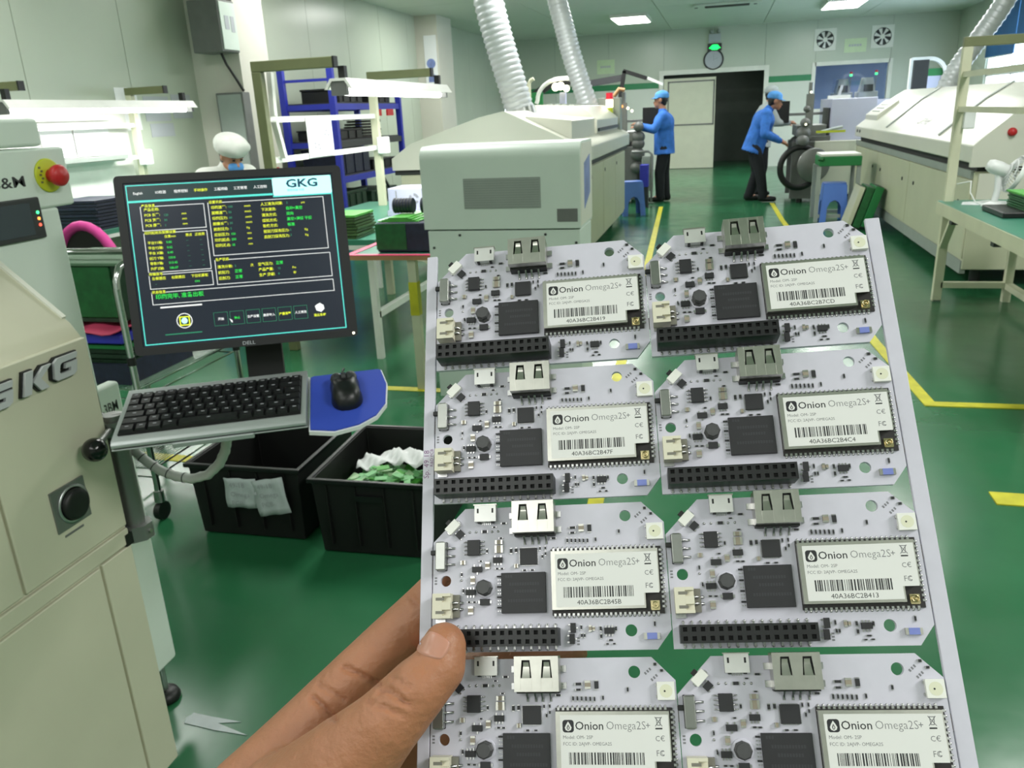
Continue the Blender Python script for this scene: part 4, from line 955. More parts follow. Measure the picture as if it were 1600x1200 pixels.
def board_stack(name, x0, x1, y0, y1, z0, n, th, mt, label, cat='circuit boards', top=None, grp=None, jit=.012):
    t = thing(name, label, cat, ((x0 + x1) / 2, (y0 + y1) / 2, z0), grp)
    r = random.Random(int(abs(x0 * 977 + y0 * 131)))
    for k in range(n):
        dx, dy = r.uniform(-jit, jit), r.uniform(-jit, jit)
        MB().box(x0 + dx, x1 + dx, y0 + dy, y1 + dy, z0 + k * th, z0 + k * th + th * .72).build('board', top if (top and k == n - 1) else mt, t)
        if k < n - 1: MB().box(x0 + .02, x1 - .02, y0 + .02, y1 - .02, z0 + k * th + th * .7, z0 + (k + 1) * th + .0005).build('spacer', 'board_dark', t)
    return t
board_stack('board_stack', -2.38, -2.09, 4.44, 4.72, .751, 8, .018, 'mat_olive', 'stack of green circuit boards with a bright green top just right of the monitor', top='board_bright')
t = thing('cardboard_box', 'white carton with a grey round emblem on the bench beside the oven hood', 'box', (-2.3, 5.6, .75))
MB().box(-2.33, -1.99, 5.55, 5.85, .79, .945).build('carton', 'lavender', t, bev=.004)
q = MB()
for k in range(3):
    a0 = 2 * pi * k / 3 + .2
    pts = [(-2.13 + r_ * cos(a), .87 + r_ * sin(a)) for r_, rng in ((.04, [a0 + i * .28 for i in range(6)]), (.02, [a0 + (5 - i) * .28 for i in range(6)])) for a in rng]
    q.prism(pts, 'y', 5.548, 5.55)
q.build('emblem', 'ink_light', t)
MB().box(-2.27, -2.26, 5.548, 5.55, .81, .93).build('side_print', 'ink_light', t)
MB().box(-2.34, -1.985, 5.54, 5.86, .751, .79).build('lower_tray', 'lavender', t)
t = thing('desk_fan', 'white desk fan seen from behind next to the oven hood', 'fan', (-2.03, 6.2, .75))
MB().cyl((-2.03, 6.2, .751), (-2.03, 6.2, .78), .1).cyl((-2.03, 6.2, .78), (-2.03, 6.2, 1.0), .025).build('stand', 'plastic_white', t)
MB().ell((-2.03, 6.18, 1.06), (.06, .08, .06)).build('motor', 'plastic_white', t)
q = MB()
for r_, y in ((.14, 6.3), (.14, 6.34), (.1, 6.27), (.06, 6.25)): q.tube([(-2.03 + r_ * cos(2 * pi * k / 24), y, 1.06 + r_ * sin(2 * pi * k / 24)) for k in range(24)], .004, 6, closed=True)
for k in range(16): q.tube([(-2.03 + .04 * cos(2 * pi * k / 16), 6.24, 1.06 + .04 * sin(2 * pi * k / 16)), (-2.03 + .14 * cos(2 * pi * k / 16), 6.3, 1.06 + .14 * sin(2 * pi * k / 16))], .003, 5)
q.build('guard', 'plastic_white', t)
for k in range(3):
    a = 2 * pi * k / 3; MB().prism([(-2.03 + .02 * cos(a), 1.06 + .02 * sin(a)), (-2.03 + .12 * cos(a - .4), 1.06 + .12 * sin(a - .4)), (-2.03 + .12 * cos(a + .5), 1.06 + .12 * sin(a + .5))], 'y', 6.3, 6.306).build('blade', 'plastic_white', t)
t = thing('work_mat_sheet', 'crumpled pale blue sheet on the bench edge beside the carton', 'sheet', (-2.1, 5.35, .752))
MB().prism([(-2.3, 5.25), (-2.0, 5.2), (-1.99, 5.5), (-2.28, 5.52)], 'z', .751, .758).prism([(-2.2, 5.3), (-2.0, 5.28), (-2.02, 5.42)], 'z', .758, .77).build('sheet', 'lavender', t)
# ================================================================ BLUE STORAGE RACK
t = thing('storage_rack', 'blue steel storage rack with black shelves against the left wall', 'rack', (-4.6, 9.9, 0))
for x in (-4.92, -4.3):
    for y in (8.9, 10.9): MB().box(x - .035, x + .035, y - .03, y + .03, 0, 2.02 if y < 10 else 1.9).build('post', 'rack_blue', t)
for z in (.38, .8, 1.2, 1.62):
    for x in (-4.92, -4.3): MB().box(x - .02, x + .02, 8.93, 10.87, z - .07, z).build('beam', 'dark_grey' if z == 1.2 else 'rack_blue', t)
    for y in (8.9, 10.9): MB().box(-4.9, -4.32, y - .015, y + .015, z - .06, z).build('side_beam', 'rack_blue', t)
    MB().box(-4.9, -4.32, 8.93, 10.87, z, z + .015).build('shelf', 'dark_grey', t)
for p0, p1 in (((-4.92, 8.9, 1.88), (-4.3, 8.9, 1.88)),): MB().bar(p0, p1, .03, .03).build('top_brace', 'rack_blue', t)
MB().bar((-4.3, 10.85, .1), (-4.3, 10.1, .75), .03, .02).build('diagonal_brace', 'dark_grey', t)
def bin_(x0, x1, y0, y1, z, h, label, mt='black', grp=None, lidm=None):
    t = thing('parts_bin', label, 'bin', ((x0 + x1) / 2, (y0 + y1) / 2, z), grp)
    MB().box(x0, x1, y0, y1, z, z + h * .85).build('bin', mt, t, bev=.008)
    MB().box(x0 - .01, x1 + .01, y0 - .01, y1 + .01, z + h * .85, z + h).build('rim', lidm or mt, t, bev=.005)
    for k in range(3): MB().box(x1 + .0, x1 + .012, y0 + (y1 - y0) * (.15 + .3 * k), y0 + (y1 - y0) * (.2 + .3 * k), z + .01, z + h * .8).build('rib', mt, t)
bin_(-4.85, -4.36, 9.2, 9.85, 1.636, .16, 'black parts bin on the top shelf of the blue rack nearer us')
bin_(-4.85, -4.36, 10.05, 10.75, 1.636, .1, 'flat black parts bin on the top shelf of the blue rack farther back')
bin_(-4.85, -4.36, 9.05, 9.9, .816, .3, 'deep navy parts bin on the middle shelf of the blue rack', 'navy')
bin_(-4.85, -4.36, 10.0, 10.8, .816, .12, 'shallow black parts bin on the middle shelf of the blue rack')
bin_(-4.85, -4.36, 9.1, 9.7, .396, .22, 'dark green parts bin low on the blue rack nearer us', 'board_dark')
bin_(-4.85, -4.36, 9.85, 10.7, .396, .16, 'dark green flat parts bin low on the blue rack farther back', 'board_dark')
t = thing('reel_stack', 'heap of black component reels on the second shelf of the blue rack', 'reels', (-4.55, 10.2, 1.216))
for k in range(7): MB().cyl((-4.58 + .02 * (k % 3), 10.2 + .03 * (k % 2), 1.217 + .036 * k), (-4.58 + .02 * (k % 3), 10.2 + .03 * (k % 2), 1.245 + .036 * k), .24 - .004 * k, n=28).build('reel', 'black_gloss', t)
bin_(-4.85, -4.36, 9.0, 9.75, 1.216, .12, 'low black parts bin on the second shelf beside the reels')
for i, y in enumerate((9.95, 10.35)):
    tag(MB().box(-4.262, -4.24, y, y + .2, 1.47, 1.55).build('red_tag', 'red', off=(-4.3, y + .1, 1.47)), ('red tag hanging under the top shelf of the blue rack nearer us', 'red tag hanging under the top shelf of the blue rack farther back')[i], 'tag', 'red tags on the blue rack')
t = thing('red_strap', 'red strap slanting behind the left upright of the middle bench', 'strap', (-2.8, 4.9, 1.1))
MB().bar((-2.74, 4.75, 1.14), (-2.72, 5.15, 1.0), .03, .05).build('strap', 'red', t)
# ================================================================ WIRE CART
t = thing('wire_cart', 'chrome wire shelf cart with a bent push handle behind the printer', 'cart', (-2.3, 2.7, 0))
CX0, CX1, CY0, CY1 = -2.5, -2.03, 2.34, 2.95
for x, y in ((CX1, CY0), (CX0, CY0), (CX0, CY1), (CX1 + .02, CY1)):
    p = MB().cyl((x, y, .1), (x, y, .9 if (x == CX1 or x == CX0) and y == CY0 else .62), .0125, n=12).build('post', 'chrome', t)
    MB().cyl((x, y, .62 if y == CY0 else .5), (x, y, .65 if y == CY0 else .53), .0155, n=12).build('collar', 'black', p)
    c = MB().cyl((x, y, .075), (x, y, .12), .02, n=12).build('caster_stem', 'steel', t)
    MB().cyl((x - .012, y, .037), (x + .012, y, .037), .036, n=18).build('caster_wheel', 'black', c)
MB().tube([(CX1, CY0, .88), (CX1, CY0 + .005, .93), (CX1 + .0, CY0 + .03, .97), (CX1 + .0, CY0 + .12, 1.0), (CX1 - .02, CY0 + .16, 1.005), (CX0 + .02, CY0 + .16, 1.005), (CX0, CY0 + .12, 1.0), (CX0, CY0 + .03, .97), (CX0, CY0 + .005, .93), (CX0, CY0, .88)], .0125, 10).build('push_handle', 'chrome', t)
for z in (.21, .525):
    q = MB()
    for zz in (z, z - .035):
        q.tube([(CX0, CY0, zz), (CX1, CY0, zz), (CX1, CY1, zz), (CX0, CY1, zz)], .004, 6, closed=True)
    sh = q.build('wire_shelf', 'chrome', t)
    q = MB(); n = 34
    for k in range(1, n):
        x = CX0 + (CX1 - CX0) * k / n
        q.cyl((x, CY0, z + .004), (x, CY1, z + .004), .0022, n=5)
    q.build('shelf_wires', 'chrome', sh, kind='stuff')
# things on the cart
t = thing('plastic_tray', 'dark navy plastic tray on the cart holding green boards', 'tray', (-2.3, 2.6, .535))
MB().box(-2.48, -2.08, 2.37, 2.75, .5315, .56).box(-2.48, -2.08, 2.37, 2.385, .56, .61).box(-2.48, -2.08, 2.735, 2.75, .56, .61).box(-2.48, -2.465, 2.385, 2.735, .56, .61).box(-2.095, -2.08, 2.385, 2.735, .56, .61).build('tray', 'navy', t)
board_stack('board_stack', -2.45, -2.1, 2.4, 2.72, .561, 6, .02, 'board_dark', 'dark green circuit boards stacked in the dark navy cart tray', top='cut_green')
t = thing('second_tray', 'bright blue tray with a pink cloth above the dark green boards', 'tray', (-2.3, 2.6, .69))
MB().box(-2.47, -2.09, 2.38, 2.74, .684, .72).build('tray', 'bin_blue', t, bev=.006)
g = MB(); N = 10; vs = []
for u in range(N + 1):
    for v in range(N + 1): vs.append((-2.46 + .38 * u / N, 2.36 + .36 * v / N, .738 + .008 * sin(u * 1.3) + .008 * cos(v * 1.1 + u * .5)))
g.add(vs, [(u * (N + 1) + v, (u + 1) * (N + 1) + v, (u + 1) * (N + 1) + v + 1, u * (N + 1) + v + 1) for u in range(N) for v in range(N)], 0, True)
L = tag(g.build('folded_cloth', 'pink', off=(-2.27, 2.55, .72)), 'folded pink cloth lying over the blue tray on the cart', 'cloth'); L.modifiers.new('thickness', 'SOLIDIFY').thickness = .006
t = thing('board_rack', 'dark green rack of upright circuit boards on top of the cart', 'rack', (-2.3, 2.6, .75))
MB().box(-2.47, -2.1, 2.42, 2.76, .758, .772).build('base', 'board_dark', t)
for k in range(14): MB().box(-2.12, -2.06, 2.43 + .023 * k, 2.437 + .023 * k, .772, .963).build('upright_board', 'board_dark', t)
for k in range(14): MB().box(-2.061, -2.056, 2.431 + .023 * k, 2.437 + .023 * k, .86 + .01 * (k % 3), .9).build('board_connector', 'tin', t)
MB().box(-2.47, -2.12, 2.42, 2.76, .772, .965).build('magazine_body', 'board_green', t, bev=.006)
mat('mat_green', (84, 116, 88), .7, var=.08)
MB().box(-2.48, -2.05, 2.41, 2.77, .966, .978).build('top_cover', 'mat_green', t, bev=.004)
board_stack('board_stack', -4.72, -4.33, 4.95, 5.35, .751, 9, .024, 'navy', 'dark bluish stack of boards on the left wall bench beside the monitor')
t = thing('stool_cushion', 'magenta rimmed dark seat back between the printer and the left bench', 'chair', (-3.9, 4.35, 0))
q = MB(); n = 14
for k in range(n + 1):
    a = pi * k / n
    pass
q = MB().prism([(-3.9 + .22 * cos(pi * k / n), .5 + .34 * sin(pi * k / n)) for k in range(n + 1)], 'y', 4.3, 4.36)
q.build('backrest', 'hair', t, bev=.01)
MB().tube([(-3.9 + .24 * cos(pi * k / n), 4.3, .5 + .37 * sin(pi * k / n)) for k in range(n + 1)], .032, 8).build('rim', 'magenta', t)
MB().box(-4.1, -3.7, 4.34, 4.7, .44, .5).build('seat', 'hair', t, bev=.02)
MB().cyl((-3.9, 4.52, .05), (-3.9, 4.52, .44), .03).build('post', 'steel', t)
for k in range(5):
    a = 2 * pi * k / 5; MB().bar((-3.9, 4.52, .05), (-3.9 + .26 * cos(a), 4.52 + .26 * sin(a), .03), .04, .04).build('leg', 'black', t)
# ================================================================ RIGHT BENCH
t = bench('workbench', 'green topped workbench with olive brown frame at the right edge', 1.555, 4.2, 6.25, .5, 1.735, (1.53, 2.1, 2.9, 6.25), 0, 0, ('cream_post', 'cream_post', 'cream_post'), (1.535, 1.317), box_z=1.19, top=False)
MB().box(1.5, 2.05, 2.9, 6.3, .68, .71).build('table_top', 'bench_green', t, bev=.003)
MB().box(1.495, 1.5, 2.9, 6.3, .63, .705).box(1.5, 2.05, 6.3, 6.305, .63, .705).build('table_edge', 'cream_post', t)
MB().box(1.5, 2.05, 2.9, 6.3, .62, .68).build('table_frame', 'cream_post', t)
MB().bar((1.545, 6.0, .64), (1.545, 6.2, .40), .045, .03).build('brace', 'cream_post', t)
for y in (5.95, 5.05): MB().box(1.51, 1.55, y - .03, y + .03, .59, .62).build('bracket', 'dark_grey', t)
MB().box(1.53, 1.58, 6.22, 6.28, 0, .012).build('foot_plate', 'steel', t)
for y in (3.1, 6.25): MB().box(1.98, 2.03, y - .025, y + .025, 0, .62).build('leg', 'cream_post', t)
MB().bar((2.0, 3.1, .12), (2.0, 6.2, .12), .05, .04).build('stretcher', 'cream_post', t)
MB().bar((1.57, 6.25, .12), (1.98, 6.25, .12), .05, .04).build('stretcher', 'cream_post', t)
t = thing('desk_fan', 'white clip fan tilted upward on the green bench at the right edge', 'fan', (1.75, 5.9, .74))
fan = Matrix.Translation((1.79, 5.9, .93)) @ Matrix.Rotation(radians(22), 4, 'Y')
def FP(x, y, z): return fan @ Vector((x, y, z))
q = MB()
for r_, x in ((.115, .04), (.115, .055), (.085, .02), (.05, .0)): q.tube([FP(x, r_ * cos(2 * pi * k / 28), r_ * sin(2 * pi * k / 28)) for k in range(28)], .0045 if r_ > .1 else .0025, 6, closed=True)
for k in range(30):
    a = 2 * pi * k / 30; q.tube([FP(-.005, .03 * cos(a), .03 * sin(a)), FP(.02, .085 * cos(a), .085 * sin(a)), FP(.05, .115 * cos(a), .115 * sin(a))], .002, 5)
q.build('guard', 'plastic_white', t)
q = MB().lathe([(.115, .035), (.119, .045), (.119, .06), (.115, .065)], FP(0, 0, 0), fan.to_3x3() @ Vector((1, 0, 0)), 28); q.build('guard_ring', 'plastic_white', t)
for k in range(4):
    a = 2 * pi * k / 4
    MB().add([FP(.03, .02 * cos(a), .02 * sin(a)), FP(.024, .1 * cos(a - .45), .1 * sin(a - .45)), FP(.045, .1 * cos(a + .45), .1 * sin(a + .45))], [(0, 1, 2), (2, 1, 0)]).build('blade', 'plastic_white', t)
MB().lathe([(0, -.13), (.03, -.125), (.042, -.1), (.045, -.05), (.04, -.01), (.03, 0), (0, 0)], FP(0, 0, 0), fan.to_3x3() @ Vector((1, 0, 0)), 24).build('motor', 'plastic_white', t)
MB().tube([FP(-.04, 0, -.03), (1.75, 5.9, .82), (1.74, 5.9, .74)], .02, 10).build('neck', 'plastic_white', t)
MB().lathe([(0, 0), (.075, 0), (.075, .012), (.03, .03), (0, .032)], (1.74, 5.9, .711), (0, 0, 1), 24).build('base', 'plastic_white', t)
MB().tube([(1.67, 5.9, .72), (1.64, 5.95, .74), (1.62, 6.0, .79), (1.63, 6.05, .86), (1.585, 6.2, .83)], .004, 6).build('cable', 'plastic_white', t)
t = thing('circuit_board_tray', 'black tray on the green bench in front of the white fan', 'tray', (1.8, 5.45, .74))
MB().box(1.62, 2.04, 5.3, 5.72, .711, .745).build('tray', 'plastic_black', t, bev=.008)
board_stack('board_stack', 1.74, 2.02, 5.34, 5.68, .746, 7, .014, 'board_green', 'green circuit boards piled in the black tray at the right edge', top='board_bright')
t = thing('paper_pile', 'white crumpled papers on the green bench at the foot of the fan', 'paper', (1.66, 6.08, .711))
MB().prism([(1.58, 6.02), (1.66, 5.985), (1.95, 6.02), (1.8, 6.2), (1.62, 6.15)], 'z', .7105, .714).prism([(1.6, 6.05), (1.7, 6.0), (1.9, 6.05), (1.78, 6.17)], 'z', .714, .722).build('sheets', 'paper', t)
t = thing('folder', 'pale blue folder lying on the green bench near the right edge', 'folder', (1.85, 4.9, .711))
MB().box(1.72, 2.0, 4.55, 5.0, .711, .722).build('folder', 'lavender', t)
# ================================================================ STOOLS, STAND, LEANING MAGAZINES
def stool(x, y, label, rz=0, h=.46, s=.32):
    t = thing('plastic_stool', label, 'stool', world=False, mx=Matrix.Translation((x, y, 0)) @ Matrix.Rotation(rz, 4, 'Z'))
    b, tp = s / 2, s / 2 * .8
    MB().prism(rrect(-tp, tp, -tp, tp, .04), 'z', h - .03, h).build('seat', 'stool_blue', t, bev=.008)
    for k in range(4):
        m_ = Matrix.Rotation(pi / 2 * k, 4, 'Z'); q = MB()
        # a side panel with an arched opening
        out = [(-b, 0), (-tp, h - .02), (tp, h - .02), (b, 0), (b * .55, 0), (b * .5, h * .38), (b * .3, h * .52), (0, h * .57), (-b * .3, h * .52), (-b * .5, h * .38), (-b * .55, 0)]
        f_ = lambda z: -(b + (tp - b) * z / h)
        vs = [m_ @ Vector((u, f_(v), v)) for u, v in out] + [m_ @ Vector((u * .97, f_(v) + .012, v)) for u, v in out]; n_ = len(out)
        q.add(vs, [(0, 1, 9, 10), (1, 8, 9), (1, 7, 8), (1, 2, 7), (2, 6, 7), (2, 5, 6), (2, 3, 4, 5)])
        q.add(vs, [tuple(n_ + i for i in f[::-1]) for f in ((0, 1, 9, 10), (1, 8, 9), (1, 7, 8), (1, 2, 7), (2, 6, 7), (2, 5, 6), (2, 3, 4, 5))])
        q.add(vs, [(k2, n_ + k2, n_ + (k2 + 1) % n_, (k2 + 1) % n_) for k2 in range(n_)])
        q.build('side', 'stool_blue', t)
stool(-1.17, 11.5, 'blue plastic stool beside the far end of the middle oven', .3)
stool(1.36, 10.62, 'blue plastic stool standing inside the green topped stand')
t = thing('work_stand', 'pale grey stand with a green band and white top by the right oven', 'stand', (1.38, 10.75, 0))
MB().box(1.17, 1.62, 10.5, 11.0, .77, .8).build('top', 'white_trim', t, bev=.006)
MB().box(1.16, 1.63, 10.48, 11.02, .66, .77).build('green_band', 'cut_green', t, bev=.008)
for x in (1.14, 1.585):
    for y in (10.5, 10.97): MB().box(x, x + .045, y, y + .04, 0, .66).build('leg', 'panel_grey', t)
for y in (10.5, 10.97): MB().box(1.185, 1.585, y, y + .03, .05, .09).build('stretcher', 'panel_grey', t)
MB().cyl((1.15, 10.5, .74), (1.2, 10.46, .74), .02).build('knob', 'board_green', t)
t = thing('board_magazine', 'pair of green board magazines leaning against the right oven', 'magazine', (1.55, 9.95, 0))
for k, (dx, mt) in enumerate(((0, 'machine_cream'), (.07, 'board_green'), (.16, 'cut_green'))):
    m_ = Matrix.Translation((1.40 + dx, 9.8, .0)) @ Matrix.Rotation(radians(16), 4, 'Y')
    w_ = (.05, .08, .09)[k]
    MB().box(0, w_, 0, .42, .012 + .03, .5, mx=m_).build('magazine', mt, t, bev=.006)
    MB().box(.005, w_ - .005, .03, .39, .5, .504, mx=m_).build('slot_face', 'board_dark', t)
# ================================================================ PICK AND PLACE MACHINES
def mounter(label, x, y, s):
    """s=+1: works toward +x (right side), -1 mirrored."""
    t = thing('pick_and_place_machine', label, 'machine', (x, y, 0))
    X = lambda u: x + s * u
    def bx(nm, u0, u1, y0, y1, z0, z1, mt, b=.01, par=None): return MB().box(min(X(u0), X(u1)), max(X(u0), X(u1)), y0, y1, z0, z1).build(nm, mt, par or t, bev=b)
    bx('base', .15, .95, y - .45, y + .75, .12, .86, 'machine_white'); 
    up = bx('upper_body', .35, .95, y - .35, y + .75, .86, 1.42, 'lavender')
    bx('window', .33, .36, y - .25, y + .5, .95, 1.3, 'dark_grey', .004)
    bx('feeder_rail', -.02, .36, y - .4, y + .5, .86, .93, 'mid_grey')
    for k in range(6):
        f = bx('feeder', -.1, .3, y - .38 + .14 * k, y - .3 + .14 * k, .93, 1.08, 'metal_grey', .006)
        MB().cyl((X(-.02), y - .37 + .14 * k, .8), (X(-.02), y - .31 + .14 * k, .8), .12, n=22).build('reel', 'dark_grey', f)
    MB().box(min(X(.0), X(.1)), max(X(.0), X(.1)), y - .48, y - .4, .9, 1.5).build('column', 'metal_grey', t)
    MB().cyl((X(.05), y - .44, 1.5), (X(.05), y - .44, 1.65), .03).build('signal_post', 'metal_grey', t)
    bx('monitor', -.42, -.14, y + .6, y + .64, 1.1, 1.42, 'black', .006); bx('monitor_arm', -.16, .36, y + .61, y + .63, 1.2, 1.24, 'metal_grey', .004)
    for u in (.0, .8):
        for yy in (y - .35, y + .6): MB().cyl((X(u), yy, 0), (X(u), yy, .13), .04).build('caster', 'black', t)
    bx('cart_frame', -.15, .3, y - .42, y - .38, .06, .86, 'mid_grey'); bx('cart_frame', -.15, .3, y + .4, y + .44, .06, .86, 'mid_grey')
    bx('cart_box', -.05, .3, y - .36, y + .36, .12, .5, 'dark_grey')
    return t, X
t, X = mounter('white pick and place machine with dark feeder reels behind the right stand', 1.15, 13.0, 1)
MB().lathe([(.24, -.03), (.3, -.03), (.32, 0), (.3, .03), (.24, .03), (.24, -.03)], (1.1, 12.35, .52), (.25, -1, 0), 30).build('large_reel', 'black', t)
MB().lathe([(.0, -.01), (.22, -.01), (.235, .0), (.22, .01), (0, .01)], (1.28, 12.3, .55), (.3, -1, 0), 30).build('clear_reel', 'metal_grey', t)
for z, y_, r_ in ((.98, 12.45, .1), (1.12, 12.42, .07), (.88, 12.38, .09), (1.3, 12.5, .05)): MB().ell((1.12 + .1 * (z - .9), y_, z), (r_, r_, r_ * .9)).build('head_block', 'mid_grey', t)
for p in ((1.18, 12.3, 1.52), (1.14, 12.3, 1.1)): MB().ell(p, .014, 10, 6).build('work_light', 'beacon_white', t)
MB().tube([(1.3, 12.3, .98), (1.5, 12.3, 1.03), (1.62, 12.3, 1.05)], .02).build('hose', 'paper_dull', t)
MB().box(1.28, 1.66, 12.28, 12.3, .98, 1.01).build('yellow_strip', 'lime', t)
t, X = mounter('grey pick and place machine with black jointed arms beside the left operator', -1.39, 13.3, -1)
left_mounter = t
for p, mt in (((-1.36, 12.7, 1.42), 'beacon_white'), ((-1.3, 12.7, 1.38), 'beacon_white'), ((-1.45, 12.7, 1.45), 'led_orange')): MB().ell(p, .02, 10, 6).build('work_light', mt, t)
for z, y_, r_ in ((1.0, 12.85, .1), (1.15, 12.8, .08), (.9, 12.85, .1), (.75, 12.85, .11), (.55, 12.85, .1)): MB().ell((-1.22 + .05 * (z - .9), y_, z), (r_, r_, r_ * .9)).build('head_block', 'mid_grey', t)
MB().box(-1.15, -.98, 12.75, 12.8, .2, .72).build('white_cover', 'panel_grey', t, bev=.01)
MB().tube([(-1.0, 12.7, .05), (-1.0, 12.7, .75), (-1.05, 12.7, .79), (-1.3, 12.7, .79)], .018).build('cart_handle', 'metal_grey', t)
MB().tube([(-1.75, 12.8, 1.3), (-1.62, 12.8, 1.55), (-1.5, 12.8, 1.7), (-1.42, 12.8, 1.68)], .03).build('tan_arm', 'wood_edge', t)
MB().box(-1.14, -1.02, 12.3, 12.5, .3, .62).build('blue_box', 'bin_blue', t, bev=.01)
MB().box(-1.14, -1.02, 12.32, 12.48, 0, .3).build('box_stand', 'dark_grey', t)
# white arched hoods of the machines farther back
def arch(label, x0, x1, y, z0, z1, band, green_z):
    t = thing('machine_hood', label, 'machine', ((x0 + x1) / 2, y, 0))
    MB().box(x0, x1, y + .02, y + .8, 0, z0 + .02).build('base', 'lavender', t, bev=.01)
    n = 12; r = (x1 - x0) / 2; cx = (x0 + x1) / 2; zc = z1 - r
    out = [(x0, z0)] + [(x0, z1 - .02), (x0 + .04, z1)] + [(cx + r * cos(a), zc + r * sin(a)) for a in [pi / 2 - pi / 2 * k / n for k in range(n + 1)]] + [(x1, z0)]
    inn = [(x0 + band, z0)] + [(x0 + band, z1 - band - .02), (x0 + band + .02, z1 - band)] + [(cx + (r - band) * cos(a), zc + (r - band) * sin(a)) for a in [pi / 2 - pi / 2 * k / n for k in range(n + 1)]] + [(x1 - band, z0)]
    q = MB(); m_ = len(out)
    vs = [(a, y, b) for a, b in out] + [(a, y, b) for a, b in inn] + [(a, y + .1, b) for a, b in out] + [(a, y + .1, b) for a, b in inn]
    fs = []
    for k in range(m_ - 1): fs += [(k, k + 1, m_ + k + 1, m_ + k), (2 * m_ + k, 3 * m_ + k, 3 * m_ + k + 1, 2 * m_ + k + 1), (k, 2 * m_ + k, 2 * m_ + k + 1, k + 1), (m_ + k, m_ + k + 1, 3 * m_ + k + 1, 3 * m_ + k)]
    q.add(vs, fs); q.build('arch_frame', 'white_post', t)
    MB().box(x0 + band, x1 - band, y + .06, y + .09, z0, zc).build('cover', 'lavender', t)
    MB().box(x0 + band, x1 - band, y + .055, y + .06, green_z, green_z + .12).build('green_band', 'cut_green', t)
    return t
arch('white arched machine hood with a green band at the right behind the oven', 3.12, 3.72, 16.0, 1.25, 2.03, .06, 1.72)
t = thing('arch_lamp', 'white curved frame with green sides standing behind the middle oven', 'machine', (-2.7, 13, 0))
MB().box(-3.0, -2.35, 12.9, 13.4, 0, 1.3).build('base', 'machine_white', t, bev=.01)
MB().tube([(-2.93, 13, 1.3), (-2.93, 13, 1.85), (-2.9, 13, 1.9), (-2.85, 13, 1.92)], .03, 8).build('left_post', 'cream_post', t)
MB().tube([(-2.82, 13, 1.55)] + [(-2.42 - .38 * cos(a), 13, 1.6 + .3 * sin(a)) for a in [pi / 2 * k / 10 for k in range(11)]] + [(-2.3, 13, 1.9)], .032, 8).build('curved_frame', 'white_post', t)
MB().box(-2.9, -2.72, 13.0, 13.05, 1.3, 1.72).build('green_panel', 'cut_green', t)
for x, z, r_ in ((-2.5, 1.78, .06), (-2.42, 1.79, .06), (-2.33, 1.75, .05)): MB().ell((x, 12.95, z), r_, 12, 8).build('lamp', 'beacon_white', t)
MB().box(-2.45, -2.36, 13.0, 13.1, 1.3, 1.7).build('column', 'lavender', t)
t = left_mounter
MB().bar((-2.05, 13.5, 1.2), (-2.2, 13.5, 1.95), .16, .1).build('upright', 'black', t)
MB().bar((-1.62, 13.5, 1.3), (-1.5, 13.5, 1.98), .06, .06).build('upright', 'black', t)
MB().bar((-2.05, 13.5, 1.82), (-1.5, 13.5, 1.88), .05, .1).build('cross_arm', 'dark_grey', t)
MB().bar((-1.52, 13.5, 1.98), (-1.15, 13.5, 1.85), .06, .06).build('fore_arm', 'black', t)
MB().bar((-1.15, 13.5, 1.86), (-.9, 13.5, 1.75), .04, .04).build('white_arm', 'white_post', t)
MB().bar((-3.1, 13.5, 1.6), (-2.6, 13.5, 1.9), .08, .12).build('side_arm', 'black', t)
MB().bar((-2.62, 13.5, 1.88), (-2.1, 13.5, 1.8), .06, .06).build('link', 'black', t)
t = thing('machine_cabinet', 'pale lavender machine cabinet behind the right oven below the back window', 'machine', (2.3, 14.6, 0))
MB().box(1.62, 2.05, 14.3, 15.2, 0, 1.42).build('cabinet', 'lavender', t, bev=.01)
MB().box(1.66, 2.0, 14.29, 14.3, .95, 1.3).build('upper_door', 'paper_grey', t); MB().box(1.66, 2.0, 14.29, 14.3, .5, .92).build('lower_door', 'lavender', t)
MB().box(1.74, 1.9, 14.28, 14.29, .62, .68).build('handle', 'mid_grey', t, bev=.004)
MB().box(2.06, 2.85, 14.6, 15.3, 0, 1.38).build('rear_cabinet', 'lavender', t, bev=.01)
MB().bar((1.72, 14.25, 1.2), (1.82, 14.25, 1.62), .05, .04).build('bracket', 'paper_grey', t)
MB().box(1.62, 1.95, 14.2, 14.3, 1.42, 1.47).build('lamp_shade', 'white_post', t)
MB().box(2.98, 3.2, 15.0, 15.1, 0, 1.2).box(2.98, 3.2, 15.0, 15.1, 1.36, 1.95).build('dark_panel', 'dark_grey', t)
